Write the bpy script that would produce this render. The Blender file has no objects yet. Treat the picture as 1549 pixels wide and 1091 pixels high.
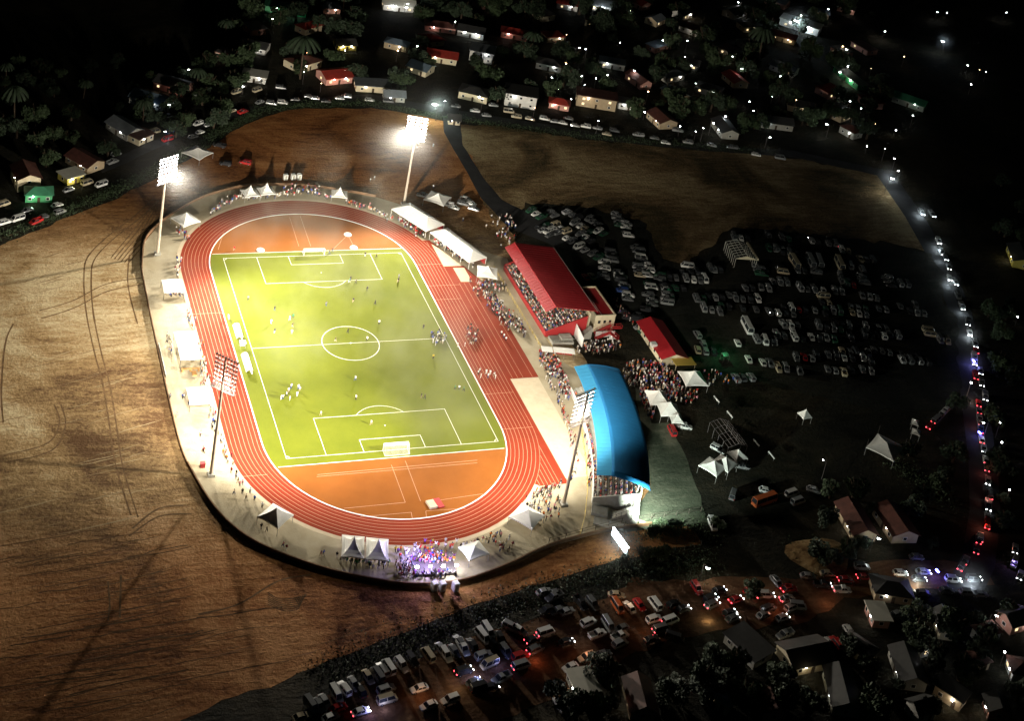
import bpy, bmesh, math, random
from mathutils import Matrix, Vector
import numpy as np
random.seed(7)
rnd = random.Random(11)
sc = bpy.context.scene
COL = sc.collection
PI = math.pi

# ------------------------------------------------------------------ camera
PW, PH = 1549.0, 1091.0
CF = 2243.82
CC = Vector((-133.491, -381.330, 269.482))
CX, CY = 734.478, -60.088
RM = Matrix(((0.93231226, -0.04049026, -0.35938056),
             (-0.32253546, 0.3564298, -0.87688578),
             (0.16359928, 0.93344434, 0.31924433)))
cam = bpy.data.cameras.new('camera')
co = bpy.data.objects.new('camera', cam)
COL.objects.link(co)
co.matrix_world = Matrix.Translation(CC) @ RM.to_4x4()
cam.sensor_fit = 'HORIZONTAL'
cam.sensor_width = 36.0
cam.lens = 36.0 * CF / PW
cam.shift_x = (PW / 2 - CX) / PW
cam.shift_y = (CY - PH / 2) / PW
cam.clip_start = 1.0
cam.clip_end = 6000.0
sc.camera = co

# ------------------------------------------------------------------ night sky and exposure
w = bpy.data.worlds.new('World')
sc.world = w
w.use_nodes = True
bg = w.node_tree.nodes['Background']
bg.inputs['Color'].default_value = (0.25, 0.45, 0.42, 1)
bg.inputs['Strength'].default_value = 0.004
sc.view_settings.view_transform = 'Standard'
sc.view_settings.look = 'None'
sc.view_settings.exposure = 0.0
sc.view_settings.gamma = 1.0
sc.view_settings.use_curve_mapping = False
cy = sc.cycles
cy.use_denoising = True
cy.max_bounces = 5
cy.diffuse_bounces = 3
cy.glossy_bounces = 2
cy.volume_bounces = 0
cy.transparent_max_bounces = 6
cy.sample_clamp_indirect = 2.0
cy.caustics_reflective = False
cy.caustics_refractive = False
FLOOD_W = 1.10e6
FLOOD_S = 0.34e6
SMOKE_BASE = 0.00004
SMOKE_PATCH = 0.0030
FLOOD_COL = (1.0, 0.92, 0.76)


# ------------------------------------------------------------------ survey: picture point -> place at height z
def at(px, py, z=0.0):
    d = RM @ Vector(((px - CX) / CF, -(py - CY) / CF, -1.0))
    t = (z - CC.z) / d.z
    p = CC + d * t
    return Vector((p.x, p.y, z))


def heading(px, py, dx, dy):
    a, b = at(px, py), at(px + dx, py + dy)
    return math.atan2(b.y - a.y, b.x - a.x)


# ------------------------------------------------------------------ materials
def nd(nt, typ, **kw):
    n = nt.nodes.new(typ)
    for k, v in kw.items():
        if k.startswith('i_'):
            n.inputs[k[2:].replace('_', ' ')].default_value = v
        else:
            setattr(n, k, v)
    return n


def mat(name, col, rough=0.8, var=0.0, scale=1.0, metal=0.0, coat=0.0, bump=0.0, bscale=4.0, col2=None, emit=0.0, ecol=None, nsample=True):
    m = bpy.data.materials.new(name)
    m.use_nodes = True
    nt = m.node_tree
    b = nt.nodes['Principled BSDF']
    c = (*col, 1)
    b.inputs['Base Color'].default_value = c
    b.inputs['Roughness'].default_value = rough
    b.inputs['Metallic'].default_value = metal
    b.inputs['Coat Weight'].default_value = coat
    tc = None
    if rough >= .8:
        b.inputs['Specular IOR Level'].default_value = .08
    if var or col2 or bump:
        tc = nd(nt, 'ShaderNodeTexCoord')
    if var or col2:
        n = nd(nt, 'ShaderNodeTexNoise', i_Scale=scale, i_Detail=6.0, i_Roughness=0.65)
        nt.links.new(tc.outputs['Object'], n.inputs['Vector'])
        r = nd(nt, 'ShaderNodeValToRGB')
        c2 = col2 if col2 else tuple(max(0.0, v * (1 - var)) for v in col)
        c1 = col if col2 else tuple(v * (1 + var * 0.6) for v in col)
        r.color_ramp.elements[0].color = (*c2, 1)
        r.color_ramp.elements[1].color = (*c1, 1)
        r.color_ramp.elements[0].position = 0.33
        r.color_ramp.elements[1].position = 0.67
        nt.links.new(n.outputs['Fac'], r.inputs['Fac'])
        nt.links.new(r.outputs['Color'], b.inputs['Base Color'])
    if bump:
        n2 = nd(nt, 'ShaderNodeTexNoise', i_Scale=bscale, i_Detail=5.0)
        nt.links.new(tc.outputs['Object'], n2.inputs['Vector'])
        bp = nd(nt, 'ShaderNodeBump', i_Strength=1.0, i_Distance=bump)
        nt.links.new(n2.outputs['Fac'], bp.inputs['Height'])
        nt.links.new(bp.outputs['Normal'], b.inputs['Normal'])
    if emit:
        b.inputs['Emission Color'].default_value = (*(ecol or col), 1)
        b.inputs['Emission Strength'].default_value = emit
        if not nsample:
            m.cycles.emission_sampling = 'NONE'
    return m


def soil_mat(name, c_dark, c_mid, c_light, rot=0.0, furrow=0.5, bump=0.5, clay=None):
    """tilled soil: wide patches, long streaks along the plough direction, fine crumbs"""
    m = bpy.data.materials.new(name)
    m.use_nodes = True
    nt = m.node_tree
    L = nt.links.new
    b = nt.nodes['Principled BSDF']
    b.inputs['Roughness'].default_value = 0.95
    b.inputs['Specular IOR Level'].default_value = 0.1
    tc = nd(nt, 'ShaderNodeTexCoord')
    big = nd(nt, 'ShaderNodeTexNoise', i_Scale=0.022, i_Detail=5.0, i_Roughness=0.6, i_Distortion=0.8)
    L(tc.outputs['Object'], big.inputs['Vector'])
    mp = nd(nt, 'ShaderNodeMapping')
    mp.inputs['Rotation'].default_value = (0, 0, rot)
    mp.inputs['Scale'].default_value = (0.11, 0.5, 0.3)
    # bend the furrows a little
    wob = nd(nt, 'ShaderNodeTexNoise', i_Scale=0.018, i_Detail=2.0)
    L(tc.outputs['Object'], wob.inputs['Vector'])
    sub = nd(nt, 'ShaderNodeVectorMath', operation='SCALE')
    sub.inputs['Scale'].default_value = 16.0
    L(wob.outputs['Color'], sub.inputs[0])
    add = nd(nt, 'ShaderNodeVectorMath', operation='ADD')
    L(tc.outputs['Object'], add.inputs[0])
    L(sub.outputs[0], add.inputs[1])
    L(add.outputs[0], mp.inputs['Vector'])
    st = nd(nt, 'ShaderNodeTexNoise', i_Scale=1.0, i_Detail=7.0, i_Roughness=0.68)
    L(mp.outputs['Vector'], st.inputs['Vector'])
    cr = nd(nt, 'ShaderNodeTexNoise', i_Scale=0.9, i_Detail=6.0, i_Roughness=0.7)
    L(tc.outputs['Object'], cr.inputs['Vector'])
    a1 = nd(nt, 'ShaderNodeMath', operation='MULTIPLY_ADD')
    a1.inputs[1].default_value = furrow
    L(st.outputs['Fac'], a1.inputs[0])
    a0 = nd(nt, 'ShaderNodeMath', operation='MULTIPLY')
    a0.inputs[1].default_value = 0.85
    L(big.outputs['Fac'], a0.inputs[0])
    L(a0.outputs[0], a1.inputs[2])
    a2 = nd(nt, 'ShaderNodeMath', operation='MULTIPLY_ADD')
    a2.inputs[1].default_value = 0.30
    L(cr.outputs['Fac'], a2.inputs[0])
    L(a1.outputs[0], a2.inputs[2])
    r = nd(nt, 'ShaderNodeValToRGB')
    tot = 0.5 * (0.85 + furrow + 0.30)
    e = r.color_ramp.elements
    e[0].position = tot - 0.13
    e[0].color = (*c_dark, 1)
    e[1].position = tot + 0.14
    e[1].color = (*c_light, 1)
    k = e.new(tot)
    k.color = (*c_mid, 1)
    L(a2.outputs[0], r.inputs['Fac'])
    if clay:
        sx = nd(nt, 'ShaderNodeSeparateXYZ')
        L(tc.outputs['Object'], sx.inputs[0])
        ab = nd(nt, 'ShaderNodeMath', operation='ABSOLUTE')
        L(sx.outputs['Y'], ab.inputs[0])
        wb_ = nd(nt, 'ShaderNodeMath', operation='MULTIPLY_ADD')
        wb_.inputs[1].default_value = 70.0
        L(big.outputs['Fac'], wb_.inputs[0])
        L(ab.outputs[0], wb_.inputs[2])
        mr = nd(nt, 'ShaderNodeMapRange', interpolation_type='SMOOTHSTEP')
        for k_, v_ in (('From Min', 85.0), ('From Max', 140.0), ('To Min', 0.0), ('To Max', 1.0)):
            mr.inputs[k_].default_value = v_
        L(wb_.outputs[0], mr.inputs['Value'])
        mx = nd(nt, 'ShaderNodeMix', data_type='RGBA', blend_type='MULTIPLY')
        L(mr.outputs['Result'], mx.inputs[0])
        L(r.outputs['Color'], mx.inputs[6])
        mx.inputs[7].default_value = (*clay, 1)
        L(mx.outputs[2], b.inputs['Base Color'])
    else:
        L(r.outputs['Color'], b.inputs['Base Color'])
    hs = nd(nt, 'ShaderNodeMath', operation='MULTIPLY_ADD')
    hs.inputs[1].default_value = 1.1
    L(cr.outputs['Fac'], hs.inputs[0])
    L(st.outputs['Fac'], hs.inputs[2])
    bp = nd(nt, 'ShaderNodeBump', i_Strength=1.0, i_Distance=bump)
    L(hs.outputs[0], bp.inputs['Height'])
    L(bp.outputs['Normal'], b.inputs['Normal'])
    return m


def grass_mat():
    m = bpy.data.materials.new('pitch turf')
    m.use_nodes = True
    nt = m.node_tree
    L = nt.links.new
    b = nt.nodes['Principled BSDF']
    b.inputs['Roughness'].default_value = 0.9
    b.inputs['Specular IOR Level'].default_value = 0.15
    tc = nd(nt, 'ShaderNodeTexCoord')
    sx = nd(nt, 'ShaderNodeSeparateXYZ')
    L(tc.outputs['Object'], sx.inputs[0])
    mw = nd(nt, 'ShaderNodeMath', operation='MULTIPLY')
    mw.inputs[1].default_value = 2 * PI / 15.0
    L(sx.outputs['Y'], mw.inputs[0])
    sn = nd(nt, 'ShaderNodeMath', operation='SINE')
    L(mw.outputs[0], sn.inputs[0])
    n = nd(nt, 'ShaderNodeTexNoise', i_Scale=0.06, i_Detail=7.0, i_Roughness=0.62)
    L(tc.outputs['Object'], n.inputs['Vector'])
    f = nd(nt, 'ShaderNodeTexNoise', i_Scale=2.2, i_Detail=3.0)
    L(tc.outputs['Object'], f.inputs['Vector'])
    a = nd(nt, 'ShaderNodeMath', operation='MULTIPLY_ADD')
    a.inputs[1].default_value = 0.04
    L(sn.outputs[0], a.inputs[0])
    L(n.outputs['Fac'], a.inputs[2])
    a2 = nd(nt, 'ShaderNodeMath', operation='MULTIPLY_ADD')
    a2.inputs[1].default_value = 0.16
    L(f.outputs['Fac'], a2.inputs[0])
    L(a.outputs[0], a2.inputs[2])
    r = nd(nt, 'ShaderNodeValToRGB')
    e = r.color_ramp.elements
    e[0].position = 0.36
    e[0].color = (0.078, 0.094, 0.003, 1)
    e[1].position = 0.80
    e[1].color = (0.112, 0.126, 0.006, 1)
    L(a2.outputs[0], r.inputs['Fac'])
    L(r.outputs['Color'], b.inputs['Base Color'])
    return m


M = {}
M['scrub'] = soil_mat('dark scrub', (0.009, 0.009, 0.007), (0.019, 0.018, 0.012), (0.044, 0.036, 0.022), 0.3, 0.3, 0.5)
M['soil'] = soil_mat('tilled soil', (0.10, 0.052, 0.022), (0.30, 0.195, 0.09), (0.50, 0.40, 0.24), 0.12, 0.36, 0.42, (1.0, .62, .42))
M['heath'] = soil_mat('dry grass', (0.06, 0.046, 0.022), (0.19, 0.125, 0.062), (0.40, 0.31, 0.17), -0.5, 0.35, 0.6)
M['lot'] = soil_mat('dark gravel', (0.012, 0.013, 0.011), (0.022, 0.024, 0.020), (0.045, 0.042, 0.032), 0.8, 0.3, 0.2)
M['lawn'] = soil_mat('worn lawn', (0.04, 0.048, 0.032), (0.075, 0.085, 0.058), (0.14, 0.14, 0.10), 1.2, 0.4, 0.2)
M['redroad'] = soil_mat('clay road', (0.05, 0.026, 0.014), (0.10, 0.05, 0.026), (0.17, 0.095, 0.05), 0.1, 0.4, 0.2)
M['apron'] = mat('pale concrete', (0.42, 0.37, 0.27), 0.9, col2=(0.31, 0.26, 0.17), scale=0.11, bump=0.05, bscale=2.0)
M['paleconc'] = mat('beige slab', (0.52, 0.44, 0.32), 0.85, var=0.12, scale=0.3)
M['asphalt'] = mat('asphalt', (0.045, 0.045, 0.047), 0.85, var=0.25, scale=0.2)
M['track'] = mat('running track', (0.205, 0.028, 0.012), 0.85, var=0.14, scale=0.07)
M['dzone'] = mat('infield rubber', (0.215, 0.070, 0.012), 0.85, var=0.16, scale=0.05)
M['grass'] = grass_mat()
M['line'] = mat('white line paint', (0.75, 0.74, 0.68), 0.7)
M['lane'] = mat('lane paint', (0.46, 0.25, 0.15), 0.7)
M['rut'] = mat('pressed soil', (0.15, 0.088, 0.042), 0.95, var=0.4, scale=0.6, bump=0.1)
M['white'] = mat('white fabric', (0.78, 0.77, 0.73), 0.7, var=0.06, scale=0.8)
M['whitepaint'] = mat('white paint', (0.78, 0.77, 0.74), 0.5)
M['steel'] = mat('galvanised steel', (0.42, 0.41, 0.39), 0.45, metal=0.7)
M['mast'] = mat('mast paint', (0.55, 0.47, 0.38), 0.55, metal=0.1)
M['darksteel'] = mat('dark steel', (0.10, 0.085, 0.08), 0.5, metal=0.4)
M['lamphouse'] = mat('lamp housing', (0.30, 0.17, 0.15), 0.5, metal=0.2)
M['lens'] = mat('lit lamp lens', (1, 1, 1), 0.3, emit=70.0, ecol=(1.0, 0.97, 0.9), nsample=False)
M['redroof'] = mat('red roof sheet', (0.36, 0.014, 0.020), 0.55, var=0.12, scale=0.25)
M['redrail'] = mat('red rail paint', (0.36, 0.022, 0.025), 0.5)
M['blueroof'] = mat('blue roof sheet', (0.012, 0.115, 0.27), 0.85, var=0.10, scale=0.2)
M['bluelight'] = mat('blue fascia sheet', (0.04, 0.24, 0.44), 0.85, var=0.06, scale=0.3)
M['cream'] = mat('cream render', (0.62, 0.54, 0.38), 0.85, var=0.1, scale=0.5)
M['conc'] = mat('grey concrete', (0.36, 0.35, 0.31), 0.9, var=0.15, scale=0.5)
M['glass'] = mat('dark glass', (0.02, 0.022, 0.025), 0.08)
M['litglass'] = mat('lit window glass', (0.5, 0.4, 0.25), 0.3, emit=1.6, ecol=(1.0, 0.72, 0.38), nsample=False)
M['tyre'] = mat('tyre rubber', (0.018, 0.018, 0.018), 0.8)
M['bark'] = mat('bark', (0.07, 0.05, 0.035), 0.9, var=0.3, scale=3)
M['leaf'] = mat('leaves', (0.030, 0.052, 0.018), 0.75, var=0.5, scale=0.7)
M['leafd'] = mat('dark leaves', (0.018, 0.034, 0.014), 0.75, var=0.5, scale=0.7)
M['wall'] = mat('brown wall render', (0.18, 0.105, 0.06), 0.9, var=0.3, scale=0.4)
M['fence'] = mat('fence mesh', (0.06, 0.05, 0.04), 0.8)
M['wood'] = mat('orange timber', (0.42, 0.22, 0.07), 0.7, var=0.2, scale=2)
M['head'] = mat('lit headlight', (1, 1, 1), 0.3, emit=26.0, ecol=(0.92, 0.97, 1.0), nsample=False)
M['tail'] = mat('lit tail light', (0.6, 0.02, 0.02), 0.3, emit=10.0, ecol=(1.0, 0.06, 0.08), nsample=False)
M['headoff'] = mat('clear lamp lens', (0.6, 0.6, 0.58), 0.1)
M['tailoff'] = mat('red lamp lens', (0.25, 0.01, 0.01), 0.15)
M['bluelamp'] = mat('blue beacon', (0.05, 0.05, 0.8), 0.3, emit=30.0, ecol=(0.12, 0.12, 1.0), nsample=False)
M['bulb'] = mat('lit bulb', (1, 1, 1), 0.3, emit=45.0, ecol=(0.95, 1.0, 0.98), nsample=False)
M['litwarm'] = mat('warm lit bulb', (1, .8, .5), 0.3, emit=30.0, ecol=(1.0, .62, .3), nsample=False)
M['screen'] = mat('lit panel', (0.8, 0.9, 1.0), 0.4, emit=6.0, ecol=(0.75, 0.95, 1.0), nsample=False)
M['purple'] = mat('purple stage light', (0.5, 0.4, 1.0), 0.4, emit=8.0, ecol=(0.5, 0.4, 1.0), nsample=False)
M['net'] = mat('goal net', (0.75, 0.75, 0.72), 0.8)

# ------------------------------------------------------------------ mesh builder


class MB:
    def __init__(s):
        s.v, s.f, s.m = [], [], []

    def poly(s, pts, mi=0):
        k = len(s.v)
        s.v += [tuple(p) for p in pts]
        s.f.append(tuple(range(k, k + len(pts))))
        s.m.append(mi)

    def faces(s, vs, fs, mi=0):
        k = len(s.v)
        s.v += [tuple(p) for p in vs]
        for f in fs:
            s.f.append(tuple(i + k for i in f))
            s.m.append(mi)

    def box(s, c, d, rz=0.0, mi=0, taper=1.0):
        cx_, cy_, cz = c
        a, b, h = d[0] / 2, d[1] / 2, d[2] / 2
        ca, sa = math.cos(rz), math.sin(rz)
        vs = []
        for z, t in ((-h, 1.0), (h, taper)):
            for x, y in ((-a, -b), (a, -b), (a, b), (-a, b)):
                x, y = x * t, y * t
                vs.append((cx_ + ca * x - sa * y, cy_ + sa * x + ca * y, cz + z))
        s.faces(vs, [(3, 2, 1, 0), (4, 5, 6, 7), (0, 1, 5, 4), (1, 2, 6, 5), (2, 3, 7, 6), (3, 0, 4, 7)], mi)

    def bar(s, p, q, r=0.05, n=4, mi=0, r2=None):
        p, q = Vector(p), Vector(q)
        d = (q - p).normalized()
        u = d.orthogonal().normalized()
        v = d.cross(u)
        r2 = r if r2 is None else r2
        vs = []
        for o, rr in ((p, r), (q, r2)):
            for k in range(n):
                a = 2 * PI * (k + .5) / n
                vs.append(o + (u * math.cos(a) + v * math.sin(a)) * rr)
        fs = [(k, (k + 1) % n, n + (k + 1) % n, n + k) for k in range(n)]
        fs += [tuple(range(n - 1, -1, -1)), tuple(range(n, 2 * n))]
        s.faces(vs, fs, mi)

    def prism(s, poly, z0, z1, mi=0):
        n = len(poly)
        vs = [(p[0], p[1], z0) for p in poly] + [(p[0], p[1], z1) for p in poly]
        fs = [(k, (k + 1) % n, n + (k + 1) % n, n + k) for k in range(n)]
        fs += [tuple(range(n - 1, -1, -1)), tuple(range(n, 2 * n))]
        s.faces(vs, fs, mi)

    def strip(s, a, b, z0, z1=None, mi=0):
        for k in range(len(a) - 1):
            s.poly([(a[k][0], a[k][1], z0), (b[k][0], b[k][1], z0 if z1 is None else z1),
                    (b[k + 1][0], b[k + 1][1], z0 if z1 is None else z1), (a[k + 1][0], a[k + 1][1], z0)], mi)

    def mesh(s, name, mats):
        me = bpy.data.meshes.new(name)
        me.from_pydata(s.v, [], s.f)
        for m in (mats if isinstance(mats, (list, tuple)) else [mats]):
            me.materials.append(m)
        if max(s.m, default=0):
            me.polygons.foreach_set('material_index', s.m)
        me.update()
        return me

    def build(s, name, mats, parent=None, loc=None, rz=None):
        return link(name, s.mesh(name, mats), parent, loc, rz)


def link(name, data, parent=None, loc=None, rz=None):
    o = bpy.data.objects.new(name, data)
    COL.objects.link(o)
    if parent is not None:
        o.parent = parent
    if loc is not None:
        o.location = loc
    if rz is not None:
        o.rotation_euler = (0, 0, rz)
    return o


def tag(o, label=None, cat=None, group=None, kind=None):
    for k, v in (('label', label), ('category', cat), ('group', group), ('kind', kind)):
        if v:
            o[k] = v
    return o


def thing(name, label, cat, loc=(0, 0, 0), rz=0.0, group=None):
    return tag(link(name, None, None, loc, rz), label, cat, group)


def struct(o):
    o['kind'] = 'structure'
    return o


KIDS = {}


def kids(o):
    return KIDS.get(o.name) or list(o.children)


def dup(root, loc, rz, scale=None):
    r = root.copy()
    COL.objects.link(r)
    r.location = loc
    r.rotation_euler = (0, 0, rz)
    if scale:
        r.scale = scale
    new = []
    for ch in PROTO_KIDS[root]:
        c = ch.copy()
        COL.objects.link(c)
        c.parent = r
        new.append(c)
        for g in PROTO_KIDS.get(ch, ()):
            d = g.copy()
            COL.objects.link(d)
            d.parent = c
    return r, new


PROTO_KIDS = {}


def lamp(name, typ, loc, power, col, parent=None, radius=0.3, size=1.2, blend=0.5, aim=None):
    l = bpy.data.lights.new(name, typ)
    l.energy = power
    l.color = col
    l.shadow_soft_size = radius
    if typ == 'SPOT':
        l.spot_size = size
        l.spot_blend = blend
    o = bpy.data.objects.new(name, l)
    COL.objects.link(o)
    o.location = loc
    if aim is not None:
        d = Vector(aim) - Vector(loc)
        o.rotation_euler = d.to_track_quat('-Z', 'Y').to_euler()
    if parent is not None:
        o.parent = parent
    return o


def ragged(pts, amp, step=3.5):
    rr = random.Random(len(pts) * 13)
    out = []
    for k in range(len(pts)):
        p, q = Vector(pts[k]), Vector(pts[(k + 1) % len(pts)])
        n = max(1, min(60, int((q - p).length / step)))
        nr = Vector((-(q - p).y, (q - p).x, 0)).normalized()
        dr = 0
        for i in range(n):
            dr = dr * .6 + rr.gauss(0, amp * .7)
            out.append(p.lerp(q, i / n) + nr * dr)
    return out


def sheet(name, pts, z, m, rag=0):
    if rag:
        pts = ragged(pts, rag)
    mb = MB()
    mb.poly([(p[0], p[1], z) for p in pts])
    return struct(mb.build(name, m))


def px(*pts):
    return [at(a, b) for a, b in pts]


# ------------------------------------------------------------------ ground
mb = MB()
mb.poly([(-2500, -2500, 0), (2500, -2500, 0), (2500, 2500, 0), (-2500, 2500, 0)])
struct(mb.build('ground', M['scrub']))
sheet('soil_field', px((-500, 1500), (-500, 560), (0, 372), (75, 341), (150, 311), (200, 288), (250, 262), (300, 233), (345, 204), (400, 176), (450, 166),
                       (560, 163), (640, 176), (700, 190), (760, 320), (800, 420), (1060, 822), (985, 838), (900, 858), (800, 887), (700, 922),
                       (600, 962), (500, 1000), (380, 1045), (220, 1110), (-50, 1250)), 0.02, M['soil'], .7)
sheet('grass_field', px((690, 188), (760, 193), (900, 212), (1020, 222), (1180, 236), (1330, 262), (1390, 330), (1412, 380), (1230, 352), (1110, 344), (1040, 404),
                        (1000, 390), (960, 330), (900, 316), (800, 308), (770, 340), (740, 330)), 0.035, M['heath'], 1.6)
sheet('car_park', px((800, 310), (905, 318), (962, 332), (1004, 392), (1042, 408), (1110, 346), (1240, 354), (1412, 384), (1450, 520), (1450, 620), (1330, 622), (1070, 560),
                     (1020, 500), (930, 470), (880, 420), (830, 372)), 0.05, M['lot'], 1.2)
sheet('service_lawn', px((960, 575), (985, 640), (1012, 640), (1043, 700), (1072, 790), (985, 800), (930, 806), (890, 778), (940, 790), (985, 740), (975, 660)), 0.06, M['lawn'], .3)
sheet('access_road', px((668, 150), (672, 200), (694, 240), (728, 300), (770, 345), (838, 372), (905, 390), (898, 360), (800, 322), (758, 302), (726, 262), (700, 220), (694, 160)), 0.07, M['asphalt'], .15)
sheet('clay_road', px((350, 1190), (480, 1062), (560, 1022), (700, 968), (820, 930), (960, 880), (1080, 878), (1240, 872), (1370, 846), (1490, 858), (1500, 880), (1400, 890), (1250, 920), (1110, 960), (960, 985), (820, 1060), (700, 1130), (520, 1250)), 0.03, M['redroad'], 1.0)
RD = [(1338, 262), (1385, 330), (1425, 400), (1452, 470), (1465, 540), (1476, 620), (1487, 700), (1490, 780), (1480, 850), (1455, 900)]
RW = []
for k, p in enumerate(RD):
    RW.append(at(*p))
mb = MB()
LF, RT = [], []
for k, p in enumerate(RW):
    d = (RW[min(k + 1, len(RW) - 1)] - RW[max(k - 1, 0)]).normalized()
    nrm = Vector((-d.y, d.x, 0))
    LF.append(p + nrm * 4.5)
    RT.append(p - nrm * 4.5)
mb.strip(LF, RT, 0.04)
struct(mb.build('main_road', M['asphalt']))
sheet('town_road', px((150, 250), (260, 200), (330, 172), (420, 152), (560, 142), (700, 168), (800, 184), (900, 200), (1020, 214), (1200, 228), (1335, 256),
                      (1340, 268), (1200, 238), (1020, 224), (900, 212), (800, 194), (700, 179), (560, 152), (420, 162), (330, 184), (262, 214), (155, 262)), 0.045, M['asphalt'], .3)
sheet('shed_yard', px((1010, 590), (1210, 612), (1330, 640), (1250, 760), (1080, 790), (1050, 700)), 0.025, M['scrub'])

# ------------------------------------------------------------------ arena ground
TC, R0, HS = -1.15, 35.9, 44.7
RO = 45.7


def stad(R, n=40, hs=HS, cx=TC):
    pts = [(cx + R * math.cos(a), hs + R * math.sin(a)) for a in [PI * k / n for k in range(n + 1)]]
    pts += [(cx + R * math.cos(a), -hs + R * math.sin(a)) for a in [PI + PI * k / n for k in range(n + 1)]]
    return pts


def ring(name, r1, r2, z, m, z1=None):
    a, b = stad(r1), stad(r2)
    a.append(a[0])
    b.append(b[0])
    mb = MB()
    mb.strip(a, b, z, z1)
    return mb


# outer platform wall outline (clockwise from the south-east corner)
WALL = [(63.0, -92.0), (47.5, -92.8), (31.0, -95.8), (17, -101.0), (3.5, -104.6), (-9, -104.2), (-21, -100.2), (-32.4, -94.4), (-44.2, -85.6), (-51, -77), (-55.5, -66), (-58.8, -51),
        (-59.8, -36), (-59.9, 16), (-59.5, 46), (-56.5, 64), (-50.5, 75), (-42, 85), (-33, 93), (-25.5, 97.3), (-12.7, 102.1), (4.7, 101.4), (20, 97.5), (33, 92.0)]
ap = WALL + [(44, 84), (52, 72), (62, 52), (70, 46), (66, 20), (66, -14), (72, -28), (66, -60), (54, -84), (62, -90.5)]
sheet('concrete_apron', ap, 0.09, M['apron'])
mb = MB()
a, b = stad(R0), stad(RO)
a.append(a[0]); b.append(b[0])
mb.strip(a, b, 0.11)
struct(mb.build('running_track', M['track']))
sheet('infield', stad(R0), 0.11, M['dzone'])
mb = MB()
mb.poly([(44.62, -72.5, 0.105), (45.9, -72.5, 0.105), (45.9, -23.3, 0.105), (55.6, -23.3, 0.105), (55.6, 31.9, 0.105), (52.2, 42, 0.105), (44.6, 60.0, 0.105), (36, 60, 0.105), (36, -72.5, 0.105)])
struct(mb.build('sprint_straight', M['track']))
sheet('sand_runway', [(46.0, -70.4), (54.6, -70.4), (55.4, -23.5), (46.0, -23.5)], 0.125, M['paleconc'])
sheet('warm_up_slab', [(44.6, 57.5), (44.6, 42.4), (53.4, 42.4), (52.8, 44)], 0.125, M['paleconc'])
sheet('start_slab', [(47.7, 41.2), (47.7, 32.2), (51.8, 32.0), (51.8, 41.0)], 0.125, M['paleconc'])
# turf clipped by the bends
gy = 55.6
pts = []
for s in (1, -1):
    hw = []
    for k in range(9):
        y = HS + (gy - HS) * k / 8
        hw.append((math.sqrt((R0 - .35) ** 2 - (y - HS) ** 2), y))
    if s == 1:
        pts += [(TC + x, y - 0.4) for x, y in hw] + [(TC - x, y - 0.4) for x, y in reversed(hw)]
    else:
        pts += [(TC - x, -y) for x, y in hw] + [(TC + x, -y) for x, y in reversed(hw)]
sheet('football_turf', pts, 0.13, M['grass'])

# painted lines
LW = 0.13
pl = MB()
lz = 0.15


def line(mb, x0, y0, x1, y1, wdt=LW, z=lz):
    p, q = Vector((x0, y0, 0)), Vector((x1, y1, 0))
    d = (q - p).normalized()
    n = Vector((-d.y, d.x, 0)) * wdt / 2
    mb.poly([(p + n).to_tuple()[:2] + (z,), (p - n).to_tuple()[:2] + (z,), (q - n).to_tuple()[:2] + (z,), (q + n).to_tuple()[:2] + (z,)])


def arc(mb, cx, cy_, r, a0, a1, wdt=LW, z=lz, n=48):
    for k in range(n):
        t0, t1 = a0 + (a1 - a0) * k / n, a0 + (a1 - a0) * (k + 1) / n
        mb.poly([(cx + (r + s * wdt / 2) * math.cos(t), cy_ + (r + s * wdt / 2) * math.sin(t), z) for s, t in ((-1, t0), (1, t0), (1, t1), (-1, t1))])


PX, PY = 31.6, 52.2
h = LW / 2
line(pl, -PX - h, PY, PX + h, PY); line(pl, -PX - h, -PY, PX + h, -PY)
line(pl, -PX, -PY + h, -PX, PY - h); line(pl, PX, -PY + h, PX, PY - h)
line(pl, -PX + h, 0, PX - h, 0, z=lz + .004)
arc(pl, 0, 0, 9.15, 0, 2 * PI, 0.18, z=lz + .008)
arc(pl, 0, 0, 0.15, 0, 2 * PI, 0.3, z=lz + .012, n=12)
for s in (1, -1):
    for hw_, dp in ((20.16, 16.5), (9.16, 5.5)):
        yy = s * PY
        yi = s * (PY - dp)
        line(pl, -hw_, yy - s * h, -hw_, yi, z=lz + .004)
        line(pl, hw_, yy - s * h, hw_, yi, z=lz + .004)
        line(pl, -hw_ - h, yi, hw_ + h, yi, z=lz + .008)
    a = math.acos(5.5 / 9.15)
    c0 = -PI / 2 if s == 1 else PI / 2
    arc(pl, 0, s * (PY - 11), 9.15, c0 - a, c0 + a, z=lz + .004)
    arc(pl, 0, s * (PY - 11), 0.1, 0, 2 * PI, 0.2, z=lz + .004, n=10)
    for t in (1, -1):
        b0 = {(1, 1): PI, (-1, 1): -PI / 2, (1, -1): PI / 2, (-1, -1): 0}[(t, s)]
        arc(pl, t * PX, s * PY, 1.0, b0, b0 + PI / 2, 0.15, z=lz + .004, n=8)
struct(pl.build('pitch_markings', M['line']))
tl = MB()
for k in range(1, 9):
    r = R0 + 1.22 * k
    a, b = stad(r - .055), stad(r + .055)
    a.append(a[0]); b.append(b[0])
    tl.strip(a, b, 0.125)
for k in range(1, 8):   # straight lanes of the sprint start
    x = TC + R0 + 1.22 * k
    ye = HS + math.sqrt(RO ** 2 - (x - TC) ** 2) + .3
    line(tl, x, -72.3, x, -ye, 0.11, 0.125)
    if ye < 58:
        line(tl, x, ye, x, 59, 0.11, 0.125)
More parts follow.
